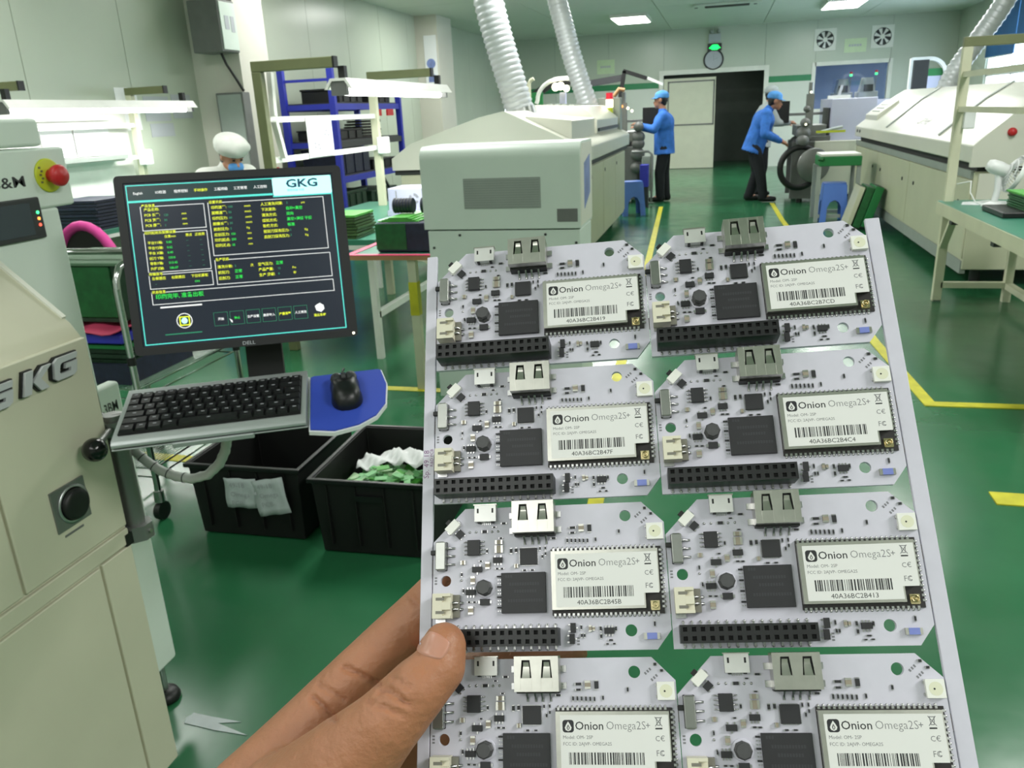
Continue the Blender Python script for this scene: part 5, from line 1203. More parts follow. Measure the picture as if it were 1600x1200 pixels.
# ================================================================ BODIES (continuous skinned meshes)
def blob_mesh(caps, voxel, smooth=6, extra=None):
    """Union of tapered capsules (p0, p1, r0, r1) and ellipsoids (c, (rx,ry,rz), matrix) remeshed to one continuous surface."""
    q = MB()
    for c in caps:
        if len(c) == 4:
            q.cyl(c[0], c[1], c[2], c[3], n=14, sm=True); q.ell(c[0], c[2], 14, 10); q.ell(c[1], c[3], 14, 10)
        else: q.ell(c[0], c[1], 20, 14, 0, c[2])
    me = bpy.data.meshes.new('blob'); me.from_pydata(q.v, [], q.f); me.update()
    bm = bmesh.new(); bm.from_mesh(me); bmesh.ops.recalc_face_normals(bm, faces=bm.faces); bm.to_mesh(me); bm.free()
    o = bpy.data.objects.new('blob', me); COL.objects.link(o)
    r = o.modifiers.new('r', 'REMESH'); r.mode = 'VOXEL'; r.voxel_size = voxel; r.use_smooth_shade = True
    s = o.modifiers.new('s', 'SMOOTH'); s.factor = .5; s.iterations = smooth
    dg = bpy.context.evaluated_depsgraph_get(); dg.update()
    m2 = bpy.data.meshes.new_from_object(o.evaluated_get(dg))
    bpy.data.objects.remove(o); bpy.data.meshes.remove(me)
    m2.polygons.foreach_set('use_smooth', [True] * len(m2.polygons)); m2.materials.clear()
    return m2
def blob(name, caps, voxel, mt, parent, smooth=6):
    me = blob_mesh(caps, voxel, smooth); me.name = name; me.materials.append(MATS[mt])
    o = bpy.data.objects.new(name, me); COL.objects.link(o)
    if parent is not None: o.parent = parent
    return o
def person(label, base, yaw, hip=.86, knee=((.02, .09, .46), (.02, -.09, .46)), ankle=((-.04, .09, .08), (-.04, -.09, .08)), lean=4, hands=((.45, .16, 1.1), (.45, -.16, 1.1)), elbows=None, headf=.04, headz=0, tilt=0, jacket='cloth_blue', capm='cap_blue', puffy=False, trousers='trousers', hipf=0, cat='person', mask=None):
    t = thing('person', label, cat, world=False, mx=Matrix.Translation(base) @ Matrix.Rotation(yaw, 4, 'Z'))
    V = Vector; L = radians(lean)
    def sp(d, s=0): return V((hipf + d * sin(L), s, hip + d * cos(L)))
    chest = sp(.36); shl = [sp(.46, .17), sp(.46, -.17)]; neck = sp(.53) + V((headf * .4, 0, 0))
    H = sp(.66) + V((headf, 0, headz)); TM = Matrix.Rotation(radians(tilt), 3, 'Y')
    def hd(x, y, z): return H + TM @ V((x, y, z))
    el = elbows or [(shl[k] + V(hands[k])) / 2 + V((-.05, .05 * (1 - 2 * k), -.1)) for k in (0, 1)]
    el = [V(e) for e in el]; hn = [V(h) for h in hands]; kn = [V(k) for k in knee]; an = [V(a) for a in ankle]
    hipj = [V((hipf, .09, hip)), V((hipf, -.09, hip))]
    caps = [(sp(.0), sp(.2), .118, .12), (sp(.2), chest, .125, .14), (sp(.36, .07), sp(.36, -.07), .12, .12), (shl[0], shl[1], .065, .065), (sp(.5), hd(-.01, 0, -.04), .055, .055),
            (hd(-.005, 0, .03), (.095, .077, .105), TM), (hd(.04, 0, -.045), (.055, .052, .06), TM), (hd(.088, 0, -.012), hd(.103, 0, -.026), .009, .013), (hd(.055, 0, -.085), hd(.06, 0, -.09), .026, .024)]
    for s in (-1, 1): caps.append((hd(-.005, .079 * s, .005), (.022, .01, .032), TM))
    for k in (0, 1):
        sg = 1 - 2 * k
        caps += [(shl[k], el[k], .05, .042), (el[k], hn[k], .042, .028), (hipj[k] * 1.0 + V((0, -.015 * sg, 0)), kn[k], .07, .056), (kn[k], an[k], .056, .04), (an[k], an[k] + V((.14, .01 * sg, -.045)), .042, .03)]
        d = (hn[k] - el[k]).normalized(); sd = d.cross(V((0, 0, 1))).normalized(); up = sd.cross(d)
        pc = hn[k] + d * .05; caps.append((hn[k], pc, .026, .03))
        for j in range(4): 
            f0 = pc + sd * (.024 - .016 * j); ln = (.062, .07, .066, .052)[j]
            m_ = f0 + d * ln * .55 - up * .006; caps += [(f0, m_, .0105, .0095), (m_, m_ + d * ln * .35 - up * .024, .0095, .008)]
        caps.append((hn[k] + d * .015 + sd * .02, hn[k] + d * .055 + sd * .052 - up * .012, .012, .009))
    blob('body', caps, .0105, 'skin_far', t, 4)
    # clothes follow the body
    jk = [(sp(-.14), sp(.2), .165, .155), (sp(.2), chest, .15, .162), (sp(.36, .08), sp(.36, -.08), .14, .14), (shl[0] + V((0, 0, -.01)), shl[1] + V((0, 0, -.01)), .085, .085), (sp(-.13, .06), sp(-.13, -.06), .152, .152), (sp(.47), neck, .075, .066)]
    for k in (0, 1): jk += [(shl[k], el[k], .075, .062), (el[k], el[k].lerp(hn[k], .86), .062, .045)]
    jo = blob('jacket', jk, .013, jacket, t, 4)
    bm = bmesh.new(); bm.from_mesh(jo.data); hv = sp(-.1); ax = (sp(1) - sp(0)).normalized()
    low = [f for f in bm.faces if (f.calc_center_median() - hv).dot(ax) < 0 and (f.calc_center_median() - hv).length < .24]
    bmesh.ops.delete(bm, geom=low, context='FACES'); bm.to_mesh(jo.data); bm.free()
    sm = jo.modifiers.new('thickness', 'SOLIDIFY'); sm.thickness = .008
    tr = []
    for k in (0, 1): tr += [(hipj[k] + V((0, -.012 * (1 - 2 * k), -.05)), kn[k], .1, .08), (kn[k], an[k] + V((0, 0, .0)), .08, .068)]
    tr += [(V((hipf, .04, hip)), V((hipf, -.04, hip)), .122, .122)]
    blob('trousers', tr, .013, trousers, t, 4)
    for k in (0, 1):
        sg = 1 - 2 * k; a = an[k]
        blob('shoe', [(a + V((-.03, 0, -.03)), a + V((.15, .012 * sg, -.042)), .05, .04), (a + V((-.03, 0, .0)), a + V((-.02, 0, -.03)), .046, .05)], .01, 'black', t, 3)
    # hair, cap, face
    cz = .035
    blob('hair', [(hd(-.028, 0, .02), (.085, .083, .09), TM), (hd(-.06, .03, -.04), hd(-.06, -.03, -.04), .035, .035)], .009, 'hair', t, 3)
    if puffy:
        blob('cap', [(hd(-.02, 0, .085), (.15, .125, .082), TM), (hd(-.085, .0, .055), (.09, .1, .075), TM), (hd(.06, .02, .105), (.07, .085, .05), TM), (hd(.0, -.06, .09), (.1, .07, .07), TM)], .009, capm, t, 3)
    else:
        cp = blob('cap', [(hd(-.022, 0, .078), (.108, .092, .07), TM), (hd(-.02, .0, .055), (.112, .094, .038), TM)], .009, capm, t, 3)
        q = MB(); n = 12; vs = []
        for j in range(n + 1):
            a = -1.15 + 2.3 * j / n
            for r_, z_ in ((.1, .052), (.165, .036), (.165, .03), (.1, .044)): vs.append(hd(-.02 + r_ * cos(a) * (1.0 if r_ < .12 else .98), r_ * sin(a) * .9 * (1 if r_ < .12 else .7), z_))
        q.add(vs, [(j * 4 + i, (j + 1) * 4 + i, (j + 1) * 4 + (i + 1) % 4, j * 4 + (i + 1) % 4) for j in range(n) for i in range(4)] + [(0, 1, 2, 3), (n * 4 + 3, n * 4 + 2, n * 4 + 1, n * 4)], 0, True)
        b = q.build('cap_peak', capm, cp)
    for s in (-1, 1):
        MB().ell(hd(.083, .03 * s, .012), (.008, .012, .007)).build('eye', 'hair', t)
        MB().bar(hd(.088, .018 * s, .03), hd(.08, .045 * s, .031), .007, .006).build('eyebrow', 'hair', t)
    MB().ell(hd(.09, 0, -.062), (.008, .022, .006)).build('mouth', 'pink', t)
    if mask: blob('face_mask', [(hd(.066, 0, -.05), (.046, .06, .048), TM)], .008, mask, t, 3)
    return t
person('person in blue cap and blue jacket standing in profile at the left machine', (-.84, 13.1, 0), pi, hip=.83, lean=2, hands=((.4, .13, 1.17), (.42, -.13, 1.13)), elbows=((.14, .24, 1.1), (.14, -.24, 1.07)), headf=.045, headz=.02,
       knee=((.06, .085, .45), (.0, -.085, .45)), ankle=((.05, .085, .085), (-.03, -.09, .085)))
person('person in blue cap and blue jacket leaning toward the right machine with hands low', (.49, 12.9, 0), 0, hip=.82, lean=18, hands=((.36, .15, .88), (.38, -.16, .86)), elbows=((.1, .26, 1.02), (.12, -.28, .98)), headf=.06, headz=-.03, tilt=10,
       knee=((.06, .1, .43), (.1, -.12, .43)), ankle=((-.04, .1, .085), (.16, -.12, .085)))
person('person in grey cap and pale jacket standing behind the leaning worker', (.62, 13.75, 0), .25, hip=.86, lean=8, hands=((.4, .12, 1.08), (.4, -.12, 1.1)), headf=.05, headz=.0, jacket='cloth_grey', capm='cloth_grey')
person('person in puffy white cap bending over the bench behind the monitor', (-3.72, 5.62, 0), radians(-32), hip=.62, lean=12, hands=((.52, .16, .8), (.5, -.16, .79)), headf=.1, headz=-.06, tilt=24, jacket='cloth_white', capm='cloth_white', puffy=True,
       knee=((.4, .12, .52), (.4, -.12, .52)), ankle=((.38, .12, .085), (.38, -.12, .085)), mask='cap_blue')
stool(-3.72, 5.62, 'blue plastic stool under the person with the white cap', .2, h=.49)
# ================================================================ THE PANEL OF EIGHT CIRCUIT BOARDS (held up close)
PXv = Vector((.9901, .1258, .0628)).normalized(); PYv = Vector((-.1256, .5912, .7967)); PYv = (PYv - PXv * PYv.dot(PXv)).normalized(); PZv = PXv.cross(PYv)
PAN = fr((-.0366, .2814, 1.3724), PXv, PYv, PZv)
PW, PH, TH = 74.0, 46.43, 1.6
def plate(outer, holes, z0, z1, m=0):
    c = bpy.data.curves.new('plate', 'CURVE'); c.dimensions = '2D'; c.fill_mode = 'BOTH'; c.extrude = (z1 - z0) / 2
    for pl in [outer] + holes:
        s = c.splines.new('POLY'); s.points.add(len(pl) - 1)
        for i, (x, y) in enumerate(pl): s.points[i].co = (x, y, 0, 1)
        s.use_cyclic_u = True
    o = bpy.data.objects.new('plate', c); COL.objects.link(o); me = o.to_mesh()
    vs = [(v.co.x, v.co.y, v.co.z + (z0 + z1) / 2) for v in me.vertices]; fs = [tuple(p.vertices) for p in me.polygons]
    o.to_mesh_clear(); bpy.data.objects.remove(o); bpy.data.curves.remove(c)
    return vs, fs
class PB(MB):
    """Mesh builder in millimetres."""
    def build(s, name, mats, parent=None, bev=0.0, seg=2, kind=None, label=None):
        s.v = [(a * .001, b * .001, c * .001) for a, b, c in s.v]
        return MB.build(s, name, mats, parent, bev * .001, seg, None, kind, label)
panel = thing('circuit_board_array', 'white panel of eight connected circuit boards held up in the hand', 'circuit boards', world=False, mx=PAN)
circ = lambda x, y, r, n=28: [(x + r * cos(2 * pi * k / n), y + r * sin(2 * pi * k / n)) for k in range(n)]
out = [(-61.85, -40.2), (-61.85, -6.35), (-51.4, 4.15), (5.3, 4.15), (11.9, -2.4), (11.9, -34.6), (7.4, -40.2)]
vs, fs = plate(out, [circ(0, 0, 1.75), circ(-.1, -34.6, 1.75), circ(-57.65, -18.6, 1.7)], -TH, 0)
board = PB().add(vs, fs).build('circuit_board', 'pcb_white', panel)
B0 = board
# rails (with the slots cut between boards left open)
rl = PB(); bot = -3 * PH - 45
for x0, x1 in ((-66.0, -62.2), (74 + 12.25, 74 + 16.9)):
    rl = PB(); rl.box(x0, x1, bot, 4.2, -TH, 0)
    r = rl.build('rail', 'pcb_white', panel, bev=.25)
    for j in range(4):
        yy = -PH * j - 28
        a, b = ((x1, -61.85) if x0 < 0 else (85.9, x0))
        for y_ in (yy, yy + 14): PB().box(a - .05, b + .05, y_ - 2.2, y_ + 2.2, -TH + .4, -.5).build('break_tab', 'pcb_edge', panel)
for j in range(4):
    for y_ in (-12, -28): PB().box(11.85, 12.2, -PH * j + y_ - 2, -PH * j + y_ + 2, -TH + .4, -.5).build('break_tab', 'pcb_edge', panel)
# ---- components of one board
u = PB()                                                            # USB-A receptacle
X0, X1, Y0, Y1, HZ = -35.1, -21.9, -5.0, 4.9, 6.9
u.box(X0, X1, Y0, Y1, .3, HZ - 1.6, 0)
for bx0, bx1, by0, by1 in ((X0, X0 + .35, Y0, Y1), (X1 - .35, X1, Y0, Y1), (X0, X1, Y0, Y0 + .35), (X0, X1, Y1 - .35, Y1)): u.box(bx0, bx1, by0, by1, HZ - 1.6, HZ - .35, 0); 
def face_with_slots(q, z, m):
    xs = [X0, -33.3, -30.35, -26.65, -23.7, X1]
    for a, b in ((X0, -33.2), (-29.9, -27.1), (-23.8, X1)): q.box(a, b, Y0, Y1, z - .35, z, m)
    for a, b in ((-33.2, -29.9), (-27.1, -23.8)): q.box(a, b, Y0, -1.2, z - .35, z, m); q.box(a, b, 3.8, Y1, z - .35, z, m)
face_with_slots(u, HZ, 0)
for cx in (-31.55, -25.45):                                         # spring tongues
    u.box(cx - 1.65, cx + 1.65, -1.2, 3.8, HZ - 1.6, HZ - 1.3, 1)
    for s_ in (-1, 1): u.prism([(cx + s_ * 1.66, -1.25), (cx + s_ * 1.66, 3.85), (cx + s_ * 1.2, 3.85)][::s_], 'z', HZ - .35, HZ - .005, 0)
    w0, w1 = .78, 1.22; za, zb, zc = HZ - .08, HZ - .9, HZ - .45
    vs_ = [(cx - w1, -1.3, za), (cx + w1, -1.3, za), (cx - .95, 1.6, zb), (cx + .95, 1.6, zb), (cx - .85, 2.2, zb), (cx + .85, 2.2, zb), (cx - w0, 3.2, zc), (cx + w0, 3.2, zc)]
    u.add(vs_, [(0, 1, 3, 2), (2, 3, 5, 4), (4, 5, 7, 6)], 0)
u.box(X0 + .2, X1 - .2, -5.6, -5.0, .1, 3.4, 1); u.box(X0 + .6, X1 - .6, 4.9, 4.95, .8, HZ - .9, 1)
u.build('usb_socket', ['tin', 'usb_black'], board, bev=.12)
q = PB()
for x in (-32.0, -29.5, -27.5, -25.0): q.tube([(x, -5.4, 2.4), (x, -6.2, 1.9), (x, -6.6, .5), (x, -8.0, .25)], .38, 6)
for x, y in ((X0 - .8, 1.2), (X0 - .8, -3.6), (X1 + .8, 1.2), (X1 + .8, -3.6)): q.box(x - .9, x + .9, y - .9, y + .9, .02, .8)
q.build('usb_pins', 'solder', board)
q = PB()                                                            # micro USB
q.box(-47.9, -40.9, -.5, 4.8, .25, 2.5, 2)
for a, b in ((-47.1, -46.5), (-42.3, -41.7)): q.box(a, b, 2.2, 3.7, 2.45, 2.52, 1)
q.prism([(-48.2, 4.75), (-40.6, 4.75), (-40.6, 5.05), (-48.2, 5.05)], 'z', .1, 2.75, 0); q.box(-47.2, -41.6, 5.0, 5.1, .7, 2.0, 1)
for a in (-47.0, -42.6): q.box(a, a + .9, -.9, -.3, .3, 2.2, 1)
q.build('micro_usb_socket', ['tin', 'usb_black', 'tin_bright'], board, bev=.15)
q = PB()
for k in range(5): q.box(-45.9 + .65 * k, -45.6 + .65 * k, -1.3, -.5, .02, .3)
q.build('micro_usb_pins', 'solder', board)
q = PB()                                                            # 2x15 pin header
HX0, HX1, HY0, HY1, HH = -60.0, -21.55, -38.65, -33.55, 8.4
q.box(HX0, HX1, HY0, HY1, .3, HH - .8, 0)
xs = [HX0] + [v for k in range(15) for v in (-40.8 + (k - 7) * 2.54 - .62, -40.8 + (k - 7) * 2.54 + .62)] + [HX1]
ys = [HY0, -38.0, -36.75, -35.45, -34.2, HY1]
for i in range(len(xs) - 1):
    if i % 2 == 0: q.box(xs[i], xs[i + 1], HY0, HY1, HH - .8, HH, 0)
    else:
        for j in (0, 2, 4): q.box(xs[i], xs[i + 1], ys[j], ys[j + 1], HH - .8, HH, 0)
        for j in (1, 3): q.box(xs[i], xs[i + 1], ys[j], ys[j + 1], HH - .8, HH - .75, 1)
q.build('pin_header', ['header_black', 'hole_black'], board)
q = PB()
for k in range(15):
    x = -40.8 + (k - 7) * 2.54
    for a, b in ((HY1, 1.1), (HY0, -1.1)):
        q.box(x - .3, x + .3, min(a, a + b), max(a, a + b), .05, .55); q.ell((x, a + b * .9, .25), (.5, .45, .35), 8, 6)
q.build('header_pins', 'solder', board)
q = PB()                                                            # slide switch
q.box(-60.4, -57.2, -15.3, -6.6, .4, 3.4, 0); q.box(-60.5, -57.1, -15.5, -6.4, .1, .9, 1)
for y in (-15.0, -6.9): q.box(-60.0, -57.6, y - .5, y + .5, .2, 3.2, 0)
q.box(-62.2, -60.3, -10.6, -9.1, 1.1, 2.5, 1)
q.build('slide_switch', ['switch_grey', 'usb_black'], board, bev=.25)
q = PB()
for y in (-8.4, -10.9, -13.5): q.tube([(-57.2, y, 1.2), (-56.4, y, 1.1), (-55.9, y, .3), (-54.6, y, .25)], .36, 6)
q.build('switch_pins', 'solder', board)
q = PB()                                                            # battery connector
q.box(-60.7, -57.6, -30.2, -22.7, .3, 5.2, 0); q.box(-57.6, -55.0, -30.2, -29.3, .3, 5.2, 0); q.box(-57.6, -55.0, -23.6, -22.7, .3, 5.2, 0)
q.box(-57.6, -55.0, -29.3, -23.6, .3, 3.9, 0); q.box(-57.6, -55.0, -27.6, -25.3, 3.9, 5.2, 0)
for y in (-24.4, -28.4): q.box(-59.6, -56.9, y - .45, y + .45, 5.18, 5.24, 1)
q.box(-54.99, -52.9, -29.9, -23.0, .2, 1.6, 1)
q.build('battery_connector', ['jst_cream', 'jst_dark'], board, bev=.15)
q = PB()
for y in (-25.5, -27.4): q.tube([(-55, y, 2.4), (-54, y, 2.3), (-53.2, y, .7), (-51.9, y, .4)], .4, 6)
q.box(-60.6, -57.5, -31.4, -30.2, .02, .7); 
q.build('connector_pins', 'solder', board)
d45 = Matrix.Translation((-55.1, -1.9, 0)) @ Matrix.Rotation(radians(45), 4, 'Z')
q = PB(); q.box(-2.3, 2.3, -1.2, 1.6, .2, 2.0, 0, d45); q.box(-.9, .9, 1.6, 2.9, .5, 1.5, 1, d45); q.box(-2.7, -2.2, -.6, .6, .05, .5, 2, d45); q.box(2.2, 2.7, -.6, .6, .05, .5, 2, d45)
q.build('reset_button', ['led_white', 'usb_black', 'solder'], board, bev=.12)
q = PB(); d2 = Matrix.Translation((-53.0, -4.1, 0)) @ Matrix.Rotation(radians(45), 4, 'Z'); q.box(-1.25, 1.25, -1.0, 1.0, .2, 1.1, 0, d2)
for k in (-.8, .8): q.box(k - .2, k + .2, -1.5, 1.5, .05, .35, 1, d2)
q.build('transistor', ['chip_black', 'solder'], board)
q = PB(); q.box(-50.4, -46.35, -10.95, -6.1, .25, 1.7, 0)
q.build('flash_chip', 'chip_black', board, bev=.15)
q = PB()
for k in range(4):
    y = -8.52 + (k - 1.5) * 1.27
    for s in (-1, 1): q.tube([(-48.37 + s * 2.0, y, .9), (-48.37 + s * 2.5, y, .8), (-48.37 + s * 2.75, y, .15), (-48.37 + s * 3.4, y, .12)], .22, 5)
q.build('flash_chip_pins', 'solder', board)
q = PB(); q.box(-33.6, -28.1, -14.3, -9.15, .1, 1.0, 0); q.build('usb_bridge_chip', 'chip_black', board, bev=.08)
q = PB()
for k in range(9):
    a = -33.0 + k * .54
    q.box(a, a + .26, -14.6, -14.2, .02, .3); q.box(a, a + .26, -9.25, -8.85, .02, .3)
    b = -14.0 + k * .5
    q.box(-33.9, -33.5, b, b + .25, .02, .3); q.box(-28.2, -27.8, b, b + .25, .02, .3)
q.build('chip_pads', 'solder', board)
q = PB(); q.box(-39.6, -25.6, -28.9, -16.65, .15, 1.2, 0); q.build('memory_chip', 'chip_black', board, bev=.1)
q = PB()
for i, (x, y, w_) in enumerate(((-38.3, -18.2, 1.6), (-37, -20.6, 9), (-35.5, -22.8, 6.5), (-37.5, -25.6, 10.5))):
    k = x
    while k < x + w_: q.box(k, k + .55, y, y + .9, 1.2, 1.215); k += .8
q.build('chip_marking', 'chip_mark', board)
q = PB(); q.lathe([(0, 4.0), (2.0, 4.0), (2.45, 3.5), (2.5, 2.9), (1.9, 2.4), (1.9, 1.4), (2.5, 1.0), (2.5, .3), (0, .3)][::-1], (-44.9, -21.1, 0), (0, 0, 1), 8, 0, False); q.lathe([(0, .05), (3.1, .05), (3.1, .2), (2.9, .3), (0, .3)], (-44.9, -21.1, 0), (0, 0, 1), 20, 1)
q.build('inductor', ['coil', 'pcb_white'], board)
def sot(name, x, y, w_, h_, legs, rot=0):
    q = PB(); m_ = Matrix.Translation((x, y, 0)) @ Matrix.Rotation(rot, 4, 'Z'); q.box(-w_ / 2, w_ / 2, -h_ / 2, h_ / 2, .2, 1.15, 0, m_)
    for (a, s) in legs: q.box(a - .22, a + .22, s * h_ / 2 - (.7 if s < 0 else 0), s * h_ / 2 + (.7 if s > 0 else 0), .05, .4, 1, m_)
    return q.build(name, ['chip_black', 'solder'], board)
L6 = [(-.95, 1), (0, 1), (.95, 1), (-.95, -1), (0, -1), (.95, -1)]
sot('regulator', -40.7, -12.6, 3.0, 1.7, L6[:3:2] + L6[3:]); sot('regulator', -47.4, -15.3, 3.1, 1.7, [(0, -1), (-.95, 1), (.95, 1)]); sot('charger_chip', -49.5, -22.3, 3.0, 1.7, L6)
sot('transistor', -17.6, -33.6, 2.9, 1.6, [(0, -1), (-.95, 1), (.95, 1)], pi / 2); sot('transistor', -18.0, -36.8, 2.9, 1.6, [(0, -1), (-.95, 1), (.95, 1)], pi / 2); sot('regulator', -6.7, -34.6, 3.0, 1.8, L6)
q = PB(); q.box(-46.4, -43.4, -26.3, -24.4, .2, 1.3, 0); q.box(-47.0, -46.3, -25.8, -24.9, .05, .7, 1); q.box(-43.5, -42.8, -25.8, -24.9, .05, .7, 1); q.build('diode', ['chip_black', 'solder'], board)
TAN = [(-40.34, -9.17, 2.64, 2.32), (-40.31, -6.98, 2.4, 1.28), (-51.94, -13.05, 1.6, 1.28), (-48.78, -18.61, 1.4, 2.4), (-49.43, -27.78, 1.6, 2.4), (-44.01, -14.18, 1.4, 2.2), (-34.8, -14.59, 1.2, 1.2), (-13.9, -3.39, 1.7, 2.3), (-12.4, -33.85, .9, 1.9), (-11.36, -33.87, .8, 1.28)]
for x, y, w_, h_ in TAN:
    q = PB(); e = .28
    if w_ >= h_: q.box(x - w_ / 2 * .5, x + w_ / 2 * .5, y - h_ / 2, y + h_ / 2, .15, .9, 0); q.box(x - w_ / 2, x - w_ / 2 * .5, y - h_ / 2, y + h_ / 2, .05, .95, 1); q.box(x + w_ / 2 * .5, x + w_ / 2, y - h_ / 2, y + h_ / 2, .05, .95, 1)
    else: q.box(x - w_ / 2, x + w_ / 2, y - h_ / 2 * .5, y + h_ / 2 * .5, .15, .9, 0); q.box(x - w_ / 2, x + w_ / 2, y - h_ / 2, y - h_ / 2 * .5, .05, .95, 1); q.box(x - w_ / 2, x + w_ / 2, y + h_ / 2 * .5, y + h_ / 2, .05, .95, 1)
    q.build('capacitor', ['cap_tan', 'tin'], board)
BLK = [(-36.45, -9.82, .96, 1.6), (-34.86, -9.68, .96, 1.44), (-27.17, -9.34, .56, 1.12), (-25.49, -9.28, .56, 1.12), (-26.5, -11.88, .56, 1.12), (-25.5, -10.99, .56, 1.04), (-32.22, -15.93, 1.2, .56), (-29.77, -15.93, 1.2, .48), (-40.95, -15.19, 1.12, .56), (-39.46, -15.24, 1.12, .56), (-46.24, -12.71, .96, .48), (-44.24, -9.64, .64, 1.2), (-52.46, -16.72, .56, 1.2), (-51.91, -21.75, .56, 1.36), (-49.98, -25.24, 1.12, .56), (-48.3, -25.28, 1.12, .56), (-44.96, -3.42, 1.84, 1.12), (-41.82, -2.11, 1.12, .48), (-38.7, -.99, 1.6, .72), (-39.66, -5.67, 1.12, .48), (-22.79, -6.28, 1.6, .72), (-16.67, -3.17, 2.0, .88), (-16.76, -4.78, 1.6, .72), (-11.36, -3.49, 1.52, 2.48), (-2.19, -4.85, .64, 1.28), (-18.43, -7.17, .56, 1.36), (-17.15, -7.21, .56, 1.36), (-15.89, -7.26, .56, 1.36), (-14.62, -7.3, .56, 1.36), (-13.35, -7.35, .56, 1.36), (-12.09, -7.4, .56, 1.36), (-9.55, -7.09, .56, 1.28), (-15.13, -33.5, .56, 1.36), (-9.26, -33.91, .72, 1.36), (-4.64, -34.0, .64, 1.36), (-15.08, -35.84, .56, 1.12), (-14.23, -35.86, .56, 1.12), (-9.22, -36.13, .72, 1.28), (-6.34, -37.29, 1.44, .56), (-7.42, -38.37, .96, .48), (-5.4, -38.33, .96, .48), (6.99, -32.83, .56, 1.52), (6.23, 2.13, 1.04, .96), (8.04, .36, 1.04, .88)]
q = PB()
for x, y, w_, h_ in BLK:
    q.box(x - w_ / 2 * .8, x + w_ / 2 * .8, y - h_ / 2 * .8, y + h_ / 2 * .8, .05, .45, 0)
    if w_ > h_:
        for s in (-1, 1): q.box(x + s * w_ * .5 - .12, x + s * w_ * .5 + .12, y - h_ * .4, y + h_ * .4, .02, .4, 1)
    else:
        for s in (-1, 1): q.box(x - w_ * .4, x + w_ * .4, y + s * h_ * .5 - .12, y + s * h_ * .5 + .12, .02, .4, 1)
q.build('tiny_resistors', ['chip_black', 'solder'], board, kind='stuff')
q = PB()
for x, y, w_, h_ in ((-49.88, -3.44, .8, .88), (-47.78, -3.44, .8, .88), (-42.64, -3.51, .8, .88), (-40.63, -3.47, .8, .88), (-52.53, -18.5, .8, .8)): q.ell((x, y, .05), (w_ / 2, h_ / 2, .35), 10, 6)
for k in range(11):
    y = -17.5 - k * 1.05
    q.box(-40.9, -40.5, y - .3, y - .02, .02, .2); q.box(-40.2, -39.85, y - .3, y - .02, .02, .2)
q.build('solder_joints', 'solder', board, kind='stuff')
q = PB()
for k in range(0, 11, 3): y = -17.5 - k * 1.05; q.box(-41.1, -39.75, y - .42, y + .1, .3, .42)
q.build('resistor_array', 'chip_black', board)
q = PB()                                                            # silkscreen dashes beside parts
for x, y, a in ((4.0, .2, 40), (5.8, -1.6, 40), (-60.9, -18.4, 90), (-16.2, -37.4, 90)):
    m_ = Matrix.Translation((x, y, .03)) @ Matrix.Rotation(radians(a), 4, 'Z')
    for k in range(3): q.box(-1.2 + .9 * k, -.7 + .9 * k, -.4, .4, 0, .02, 0, m_)
q.build('silkscreen', 'silk_grey', board, kind='stuff')
q = PB(); q.box(6.3, 11.4, -7.75, -2.75, .1, 1.6, 0); q.cyl((8.9, -5.25, 1.6), (8.9, -5.25, 1.63), 1.85, n=28, m=1); q.cyl((8.5, -5.3, 1.63), (8.5, -5.3, 1.66), .28, n=10, m=2)
for y in (-6.8, -3.7): q.box(5.9, 6.3, y - .4, y + .4, .02, .6, 3)
q.build('status_light', ['led_white', 'led_phosphor', 'chip_black', 'solder'], board, bev=.1)
q = PB(); q.box(4.5, 7.5, -37.25, -35.4, .15, 1.1, 0); q.box(3.6, 4.5, -37.25, -35.4, .05, 1.0, 1); q.box(7.5, 8.3, -37.25, -35.4, .05, 1.0, 1); q.build('indicator', ['blue_part', 'tin'], board)
# wireless module
q = PB(); q.box(-23.75, 10.25, -29.9, -9.8, 0, .8, 0)
mod = q.build('wireless_module', 'pcb_dark', board)
q = PB()
sh = [(-23.6, -28.3), (4.8, -28.3), (4.8, -23.5), (9.25, -23.5), (9.25, -10.65), (-23.6, -10.65)]
q.prism(sh, 'z', .8, 2.75); q.build('module_shield', 'tin', board, bev=.35)
q = PB()
lb = [(-22.3, -27.5), (4.35, -27.5), (4.35, -23.9), (8.95, -23.9), (8.95, -11.6), (-22.3, -11.6)]
q.prism(lb, 'z', 2.75, 2.79); q.build('module_label', 'label_white', board)
q = PB()
for k in range(23):
    x = -22.9 + k * 1.42
    q.box(x - .35, x + .35, -30.1, -29.3, 0, .86); q.ell((x, -30.3, .12), (.42, .45, .25), 8, 5)
    q.box(x - .35, x + .35, -10.4, -9.6, 0, .86); q.ell((x, -9.45, .12), (.42, .4, .25), 8, 5)
for k in range(13):
    y = -11 - k * 1.4
    q.box(9.7, 10.45, y - .33, y + .33, 0, .86); q.ell((10.6, y, .12), (.4, .42, .25), 8, 5)
q.build('module_solder', 'solder', board, kind='stuff')
q = PB(); q.box(6.2, 8.9, -28.7, -26.1, .8, 1.2, 0); q.lathe([(.35, 0), (.35, .9), (.15, 1.0), (.1, .9)], (7.5, -27.4, 1.2), (0, 0, 1), 14, 0); q.lathe([(1.05, 0), (1.05, .95), (.85, .95), (.85, .1)], (7.5, -27.4, 1.2), (0, 0, 1), 20, 0); q.box(6.35, 8.75, -28.9, -28.6, .8, 1.1, 0)
q.build('antenna_connector', 'gold', board)
def txt(q, s, x, y, sz, m=0, bold=0.0, sx=1.0, al='LEFT', z=2.80): q.text(s, sz, Matrix.Translation((x, y, z)), m, al, bold, sx=sx)
q = PB()
q.prism(rrect(-21.6, -18.3, -16.3, -12.9, .8), 'z', 2.79, 2.8, 0)
